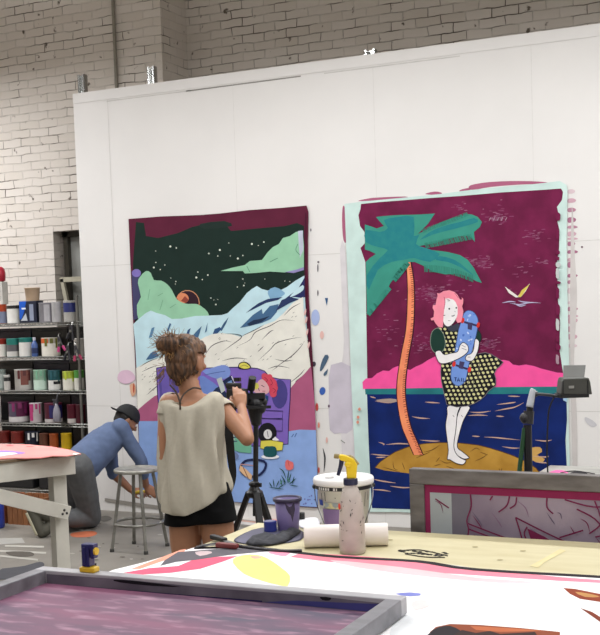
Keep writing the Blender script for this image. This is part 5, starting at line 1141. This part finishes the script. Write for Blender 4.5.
bm = B(); tube(bm, [bun-CR*.03+CU*(-.03), bun+CR*.005-CU*.045, bun+CR*.05-CU*.03], .006, 8); mv(bm, feet); obj('hair_tie', bm, mat('#2a1f1c', .6), hair)
# shirt
bm = B(); n = 72
def sring(c, rx, ry, f):
    vs = []
    for i in range(n):
        a_ = 2*PI*i/n; x, y = math.cos(a_), math.sin(a_)
        vs.append(bm.verts.new(f(c, x, y, rx, ry)))
    return vs
CL = [  # px centre x, y, rx, ry, fold amplitude, drop at front/back, tilt of hem to the right
 (191.5, 392.5, .096, .088, .000, .0, 0), (191.5, 391.5, .108, .096, .000, 0, 0), (191.5, 392.5, .140, .105, .001, 0, 0), (191.5, 398, .158, .112, .002, 0, 0), (191.5, 407, .160, .120, .004, 0, 0), (192, 418, .155, .124, .008, 0, 0), (192, 432, .150, .126, .012, 0, 0), (192, 447, .151, .128, .014, 0, 0), (192.5, 462, .158, .131, .013, 0, 0), (194, 477, .169, .139, .011, 0, 0), (195, 490, .176, .145, .009, 0, .5), (195.5, 502, .174, .145, .009, 0, 1.0), (195.5, 503.5, .168, .139, .008, 0, 1.0)]
rs = []
for k, (px, py, rx, ry, am, dp, tl) in enumerate(CL):
    c = W(px, py)
    def f(c, x, y, rx, ry, am=am, tl=tl, k=k):
        ang = math.atan2(y, x)
        fold = am*(.9*math.sin(ang*5+k*.5)+.8*math.sin(ang*9-k*.75)+.7*math.sin(ang*15+k*.45))
        p = c+rt*x*(rx+fold)+fw*y*(ry+fold)
        if k < 4: p.z -= (.058, .062, .058, .03)[k]*(1-abs(x)**2.0)*(1 if y < 0 else .8)
        p.z -= tl*(.055*(1-(x*.9+.15)**2) - .038*max(0, x)**1.2 - .02)
        return p
    rs.append(sring(c, rx, ry, f))
for a_, b_ in zip(rs, rs[1:]): bridge(bm, a_, b_)
SH = mat('#b7b0a0', .85, .06, scale=60, name='cream_jersey', bump=.1)
# cap sleeves
for s, sp0, dirr in ((1, sR, (el-sR).normalized()), (-1, sL, (el2-sL).normalized())):
    x_ = dirr.orthogonal().normalized(); y_2 = dirr.cross(x_)
    q0 = ring(bm, sp0-rt*s*.05-dirr*.0+Z*.004, x_*.05, y_2*.05, 20); q1_ = ring(bm, sp0+dirr*.01-rt*s*.012, x_*.057, y_2*.057, 20); q2_ = ring(bm, sp0+dirr*.055, x_*.057, y_2*.057, 20); q3_ = ring(bm, sp0+dirr*.053, x_*.054, y_2*.054, 20)
    bridge(bm, q0, q1_); bridge(bm, q1_, q2_); bridge(bm, q2_, q3_)
mv(bm, feet)
shirt = obj('loose_top', bm, SH, wm, smooth=True); sd_ = shirt.modifiers.new('s', 'SUBSURF'); sd_.levels = 1; sd_.render_levels = 1
# halter straps
bm = B(); ctr = W(180, 402, DW_-.115)
tube(bm, [W(170, 381, DW_-.045)+V((0, 0, -.02)), W(176, 392, DW_-.085), ctr], .0042, 8)
tube(bm, [W(201, 389, DW_-.045), W(193, 388, DW_-.078), W(184, 394, DW_-.10), ctr], .0042, 8); tube(bm, [ctr, ctr-Z*.035], .0045, 8); mv(bm, feet); obj('halter_strap', bm, mat('#3a2a20', .6), wm)
# shorts
bm = B(); torso(bm, [(pel+Z*.11, rt*.142, fw*.108), (pel, rt*.168, fw*.124), (pel-Z*.05, rt*.166, fw*.12), (pel-Z*.075, rt*.16, fw*.112)])
for s in (-1, 1):
    hp = pel+rt*.080*s-Z*.03; e_ = hp-Z*(.06 if s < 0 else .042)+rt*s*.008
    rs_ = [ring(bm, hp+Z*.02, rt*.086, fw*.106, 28), ring(bm, (hp+e_)/2, rt*.090, fw*.104, 28), ring(bm, e_, rt*.092, fw*.100, 28)]
    bridge(bm, rs_[0], rs_[1]); bridge(bm, rs_[1], rs_[2]); cap(bm, rs_[0][::-1]); cap(bm, rs_[2])
mv(bm, feet); fuse('shorts', bm, .007, mat('#0b0b0d', .9, .3, scale=20, name='black_cotton', spec=.2), wm, 3)
# shoes
for s in (-1, 1):
    bm = B(); hp = pel+rt*.078*s; q = V((hp.x, hp.y, 0))+rt*.02*s
    limb(bm, q+Z*.045-fw*.03, .045, q+Z*.035+fw*.13, .035, flat=1); limb(bm, q+Z*.07-fw*.005, .045, q+Z*.05+fw*.05, .042)
    mv(bm, feet)
    for v in bm.verts: v.co.z = max(v.co.z, .001)
    fuse('shoe', bm, .006, mat('#2c2c30', .6), wm, 2)
# -------- tripod + camera
DT = 5.72; TT = lambda x, y, d=DT: atd(x, y, d)
tb0 = TT(255, 490); tb0.z = 0
tp = thing('tripod', tb0, 'black tripod standing right of the person and carrying a camera', 'tripod'); LT = lambda x, y, d=DT: atd(x, y, d)-tb0
hub = LT(254.5, 492); top = LT(256, 420)
bm = B(); cyl(bm, V((hub.x, hub.y, hub.z-.12)), top, .0135); obj('centre_column', bm, BK, tp, smooth=False)
bm = B(); lathe(bm, [(.02, -.03), (.04, -.02), (.042, .0), (.03, .012), (.02, .03)], hub, 16); ball(bm, hub+V((0, 0, .04)), (.028, .028, .016)); box(bm, hub+V((.035, -.02, .04)), (.03, .012, .02)); obj('spider', bm, BK, tp)
for (fx, fy) in ((-.36, .12), (.10, -.34), (.24, .28)):
    f_ = V((fx*R0.x-fy*R0.y*-1*0 + fy*CF.x*0, 0, 0)); f_ = V((R0.x, R0.y, 0))*fx+V((-R0.y, R0.x, 0))*fy
    ft = V((hub.x, hub.y, 0))+f_; st = hub+f_.normalized()*.03
    leg_ = None; bm = B(); bar(bm, st, st+(ft-st)*.5, .034, .024); leg_ = obj('leg', bm, BK, tp, bevel=.003)
    bm = B(); bar(bm, st+(ft-st)*.5, ft+(st-ft)*.02, .024, .016); obj('lower_leg', bm, mat('#2a2a2e', .4), leg_); bm = B(); bar(bm, st+(ft-st)*.47, st+(ft-st)*.53, .042, .032); obj('leg_lock', bm, BK, leg_); bm = B(); ball(bm, V((ft.x, ft.y, .016)), (.016, .016, .016), seg=10); obj('rubber_foot', bm, BK, leg_)
bm = B(); limb(bm, LT(256, 422), .026, LT(255, 404), .045); box(bm, LT(256, 396), (.09, .07, .03), frame(CF)); limb(bm, LT(250, 399), .02, LT(263, 402), .022); ball(bm, LT(258, 408), (.04, .035, .035), frame(CF)); obj('pan_head', bm, BK, tp)
bm = B(); cyl(bm, LT(252, 396), LT(251.2, 389, DT-.04), .008); obj('handle_rod', bm, BK, tp)
bm = B(); tube(bm, [LT(251, 389.5, DT-.045), LT(252.5, 377.5, DT-.08)], .019, 12, k=4); obj('handle_grip', bm, mat('#121214', .7), tp)
cm_ = thing('camera', atd(235.5, 397, DW_+.22), 'black camera with a small lit screen held by the person', 'camera')
cm_.matrix_world = Matrix.Translation(cm_.location) @ frame((CF*1+CR*.25)).to_4x4()
bm = B(); box(bm, (0, .01, 0), (.085, .06, .085)); box(bm, (-.012, .01, .055), (.07, .055, .03)); box(bm, (.04, .02, .0), (.02, .07, .08)); obj('camera_body', bm, BK, cm_, bevel=.008)
bm = B(); cyl(bm, (0, .03, .0), (0, .13, .0), .034, n=24); obj('lens', bm, mat('#101012', .3), cm_)
bm = B(); box(bm, (-.016, -.024, -.04), (.052, .012, .075)); obj('screen_housing', bm, BK, cm_, bevel=.002)
em = bpy.data.materials.new('lit_screen'); em.use_nodes = True; b_ = em.node_tree.nodes['Principled BSDF']; b_.inputs['Base Color'].default_value = lin('#6a4fa8'); b_.inputs['Emission Color'].default_value = lin('#8e5fd8'); b_.inputs['Emission Strength'].default_value = .7
bm = B(); box(bm, (-.016, -.0305, -.038), (.036, .001, .058)); scr = obj('screen', bm, em, cm_)
bm = B(); box(bm, (-.010, -.0315, -.026), (.018, .0008, .022)); obj('screen_detail', bm, mat('#3a3550', .4), scr)
bm = B(); box(bm, (.005, .02, .085), (.03, .03, .02)); obj('hot_shoe', bm, BK, cm_)
bm = B(); bar(bm, (0, .03, -.043), (0, .03, -.06), .05, .05, V((0, 1, 0))); bar(bm, (.03, .05, -.052), (.15, .10, -.052), .03, .015); obj('mounting_plate', bm, BK, cm_)
# strap
bm = B(); SP_ = [atd(231, 419, DW_+.21), atd(230, 434, DW_+.19), atd(231, 455, DW_+.19), atd(233, 475, DW_+.19), atd(231, 489, DW_+.19), atd(227, 494, DW_+.20), atd(224, 485, DW_+.23), atd(225, 455, DW_+.24), atd(227, 420, DW_+.26)]
P = catm(SP_, 6); prev = None
Mi = cm_.matrix_world.inverted()
for i, p in enumerate(P):
    d = (P[min(i+1, len(P)-1)]-P[max(0, i-1)]).normalized(); s_ = d.cross(CF).normalized(); wv = .009+.010*max(0, math.sin(PI*min(1, i/24)))
    c = [bm.verts.new(Mi @ q) for q in (p+s_*wv, p-s_*wv, p-s_*wv+CF*.004, p+s_*wv+CF*.004)]
    if prev: bridge(bm, prev, c)
    prev = c
obj('strap', bm, mat('#151517', .7), cm_)
# -------- kneeling man
MN = lambda x, y, d: atd(x, y, d)
kn1 = MN(91, 517, 9.33); kn1.z = .085
base = V((kn1.x, kn1.y, 0))
mn = thing('person', base, 'kneeling person in a blue long sleeved shirt, grey jeans and black cap by the wall', 'person')
hip = MN(76, 470, 9.15); sh_ = MN(114, 434, 9.42); nk = MN(120, 428, 9.45)
ax_ = (sh_-hip).normalized(); lat = V((CF.x, CF.y, 0)).normalized(); lat = (lat-ax_*lat.dot(ax_)).normalized(); nrm = ax_.cross(lat)   # body bends sideways on to us
hcm = MN(126.5, 420, 9.52); hfm = (CR*.72-Z*.60+CF*.30).normalized(); HM2 = frame(hfm)
s1_ = sh_-lat*.16; s2_ = sh_+lat*.16-Z*.02
e1 = MN(141, 461, 9.38); w1 = MN(146, 486, 9.62); e2 = MN(113, 473, 9.72); w2 = MN(131, 490, 9.78)
h1 = hip-lat*.085; h2_ = hip+lat*.085
kn2 = kn1+lat*.26+V((.02, 0, 0)); kn2.z = .085
a1 = MN(54, 515, 9.06); a1.z = .13; a2_ = a1+lat*.26+V((.10, .05, 0)); a2_.z = .11
# body
bm = B()
torso(bm, [(hip-ax_*.06, lat*.14, nrm*.11), (hip+ax_*.05, lat*.15, nrm*.11), (hip+(sh_-hip)*.5, lat*.145, nrm*.105), (hip+(sh_-hip)*.8, lat*.17, nrm*.115), (sh_+ax_*.02, lat*.15, nrm*.09), (sh_+ax_*.07, lat*.07, nrm*.06)])
limb(bm, sh_+ax_*.04, .062, hcm-hfm*.02-Z*.03, .055)
head(bm, hcm, HM2, 1.03)
for s_, e_, w_ in ((s1_, e1, w1), (s2_, e2, w2)):
    chain(bm, [(s_, .056), (e_, .042)]); chain(bm, [(e_, .042), (e_+(w_-e_)*.3, .041), (w_, .028)]); limb(bm, sh_, .07, s_, .056)
hand(bm, w1, frame((V((.25, .12, -.25))).normalized(), (V((0, -1, .6)))), 1, s=.98, curl=.45)
hand(bm, w2, frame((V((.9, .15, -.12))).normalized(), V((0, -.6, 1))), 1, s=.98, curl=.35)
for h_, k_, a_ in ((h1, kn1, a1), (h2_, kn2, a2_)):
    chain(bm, [(h_, .085), (k_, .06)]); chain(bm, [(k_, .055), (a_, .04)]); limb(bm, a_, .04, a_+V((-.02, -.02, -.06)), .03)
mv(bm, base)
for v in bm.verts: v.co.z = max(v.co.z, .004)
fuse('body', bm, .007, SKIN2, mn, 3); eyes(mn, hcm-base, HM2, 1.03)
# jeans
JN = mat('#5b5c5e', .85, .2, scale=16, name='grey_denim', bump=.3)
bm = B(); torso(bm, [(hip-ax_*.10-nrm*0, lat*.13, nrm*.11), (hip-ax_*.02, lat*.17, nrm*.135), (hip+ax_*.06, lat*.165, nrm*.125), (hip+ax_*.08, lat*.162, nrm*.123)])
for h_, k_, a_ in ((h1, kn1, a1), (h2_, kn2, a2_)):
    chain(bm, [(h_, .118), (h_+(k_-h_)*.5, .105), (k_, .084)]); chain(bm, [(k_, .082), (k_+(a_-k_)*.4, .078), (a_+(k_-a_)*.14, .062)])
mv(bm, base)
for v in bm.verts: v.co.z = max(v.co.z, .002)
fuse('jeans', bm, .009, JN, mn, 3, lambda c: .004*noise.noise(c*14))
# shirt
BLS = mat('#59698a', .85, .12, scale=14, name='blue_jersey', bump=.2)
bm = B(); torso(bm, [(hip+ax_*.03, lat*.17, nrm*.135), (hip+ax_*.10, lat*.180, nrm*.150), (hip+(sh_-hip)*.45-nrm*0, lat*.172, nrm*.145), (hip+(sh_-hip)*.75, lat*.185, nrm*.140), (sh_, lat*.17, nrm*.115), (sh_+ax_*.05, lat*.09, nrm*.08)])
for s_, e_, w_, c_ in ((s1_, e1, w1, .55), (s2_, e2, w2, .1)):
    limb(bm, sh_, .085, s_, .072); chain(bm, [(s_, .074), (s_+(e_-s_)*.5, .062), (e_, .055)]); chain(bm, [(e_, .054), (e_+(w_-e_)*c_, .044)])
mv(bm, base); fuse('shirt', bm, .008, BLS, mn, 4, lambda c: .006*noise.noise(c*11)+.003*noise.noise(c*26))
# belt
bm = B(); c = hip+ax_*.035-base; p = ring(bm, c, lat*.172, nrm*.137, 32); q = ring(bm, c+ax_*.035, lat*.171, nrm*.136, 32); p2 = ring(bm, c, lat*.164, nrm*.130, 32); q2 = ring(bm, c+ax_*.035, lat*.164, nrm*.130, 32); bridge(bm, p, q); bridge(bm, q, q2); bridge(bm, q2, p2); bridge(bm, p2, p); obj('belt', bm, mat('#2a211d', .5), mn, smooth=True)
# hair, beard, cap
bm = B(); Pm = lambda x, y, z: hcm+HM2 @ V((x, y, z))
ball(bm, Pm(0, -.022, .02), (.084, .09, .095), HM2, 20); ball(bm, Pm(0, -.05, -.03), (.068, .05, .05), HM2, 16); mv(bm, base); fuse('hair', bm, .006, mat('#1a1512', .8), mn, 2)
bm = B(); ball(bm, Pm(0, .052, -.078), (.052, .05, .036), HM2, 16)
for s in (-1, 1): limb(bm, Pm(s*.066, .01, -.035), .014, Pm(s*.045, .05, -.07), .02)
mv(bm, base); fuse('beard', bm, .006, mat('#1d1613', .9, .3, scale=60), mn, 2)
bm = B(); r = bmesh.ops.create_uvsphere(bm, u_segments=28, v_segments=18, radius=1)
for v in r['verts']:
    x, y, z = v.co; z = max(z, -.05); v.co = Pm(x*.094, -.012+y*.108, .030+z*.100)
CPM = mat('#17181c', .8, .3, scale=30, name='black_cap'); mv(bm, base); cp = obj('cap', bm, CPM, mn, smooth=True)
bm = B(); K = 12; pr1 = []; pr2 = []
for i in range(K+1):
    a_ = -1.0+2.0*i/K; pr1.append((math.sin(a_)*.088, -.012-math.cos(a_)*.100, .028)); pr2.append((math.sin(a_)*.085, -.085-math.cos(a_)*.085, .012))
for dz in (0, -.004):
    A1 = [bm.verts.new(Pm(x, y, z+dz)) for x, y, z in pr1]; A2 = [bm.verts.new(Pm(x, y, z+dz)) for x, y, z in pr2]
    for i in range(K): bm.faces.new((A1[i], A1[i+1], A2[i+1], A2[i]))
mv(bm, base); obj('cap_brim', bm, CPM, cp)
bm = B(); ball(bm, Pm(0, -.012, .130), (.008, .008, .004), HM2, 8); mv(bm, base); obj('cap_button', bm, mat('#3a3b40', .7), cp)
# shoes: toes on the floor, heels up
SHM = mat('#4c4a40', .8, .2, name='olive_canvas'); SOL = mat('#b7b29a', .7, name='pale_sole')
for q in (a1, a2_):
    toe = V((q.x-.05, q.y-.10, .035)); heel = q+V((-.13, -.11, .08))
    bm = B(); limb(bm, toe, .038, heel, .040, flat=1); limb(bm, q, .05, heel+V((.03, .02, 0)), .045); limb(bm, q+V((-.02, -.03, -.05)), .045, toe+V((.02, .02, .01)), .04); mv(bm, base)
    for v in bm.verts: v.co.z = max(v.co.z, .001)
    so = fuse('shoe', bm, .007, SHM, mn, 2)
    dq = (heel-toe).normalized(); nn = dq.cross(V((R0.x, R0.y, 0))).normalized()
    bm = B(); back = (heel-q); back = (back-dq*back.dot(dq)).normalized()
    tube(bm, [toe+back*.035-base, (toe+heel)/2+back*.036-base, heel+back*.037-base], .016, 10); 
    for v in bm.verts: v.co.z = max(v.co.z, .001)
    obj('sole', bm, SOL, so, smooth=True)
# gloves tool in hand: yellow scraper
t = thing('tape_gun', w2+V((.07, -.02, -.02)), 'yellow handled scraper held low against the wall by the kneeling person', 'tool'); t.rotation_euler.z = .2
bm = B(); tube(bm, [(-.03, 0, .0), (.03, 0, .012), (.08, 0, .014)], .013, 10); obj('handle', bm, mat('#c9a92c', .5), t, smooth=True)
bm = B(); box(bm, (.11, 0, .01), (.06, .004, .04)); obj('blade', bm, mat('#4a4a4c', .4, metal=.6), t)
t.name = 'scraper'
bm = B(); c = atz(150, 497, .13); 
# ================================================================== LIGHT
wd = bpy.data.worlds.new('world'); S.world = wd; wd.use_nodes = True; wd.node_tree.nodes['Background'].inputs[0].default_value = (.85, .9, 1, 1); wd.node_tree.nodes['Background'].inputs[1].default_value = .38
def area(loc_, sx, sy, pw, col=(.985, .99, 1), rot=(0, 0, 0)):
    l = bpy.data.lights.new('room_and_fill_lamp', 'AREA'); l.shape = 'RECTANGLE'; l.size = sx; l.size_y = sy; l.energy = pw; l.color = col
    o = bpy.data.objects.new('room_and_fill_lamp', l); COL.objects.link(o); o.location = loc_; o.rotation_euler = rot; return o
for x, pw in ((-6.4, 50), (-3.6, 78), (-.6, 94), (2.6, 94)):
    for y, k in ((6.1, 1.0), (3.0, .42), (-.4, .5)): area((x, y, 4.15), 1.9, .25, pw*k)
area((-8.6, 7.3, 4.15), 1.2, .25, 130)  # extra fill lamp, added to brighten the left brick
for x in (-7, -3.6, -.2):  # upward fill lights, added to soften the upper walls by ceiling bounce
    for y in (7.0, 4.0, .5): area((x, y, 4.6), 1.9, .4, 37, rot=(PI, 0, 0))
S.view_settings.view_transform = 'Standard'; S.view_settings.look = 'None'; S.view_settings.exposure = 0; S.view_settings.gamma = 1; S.view_settings.use_curve_mapping = False
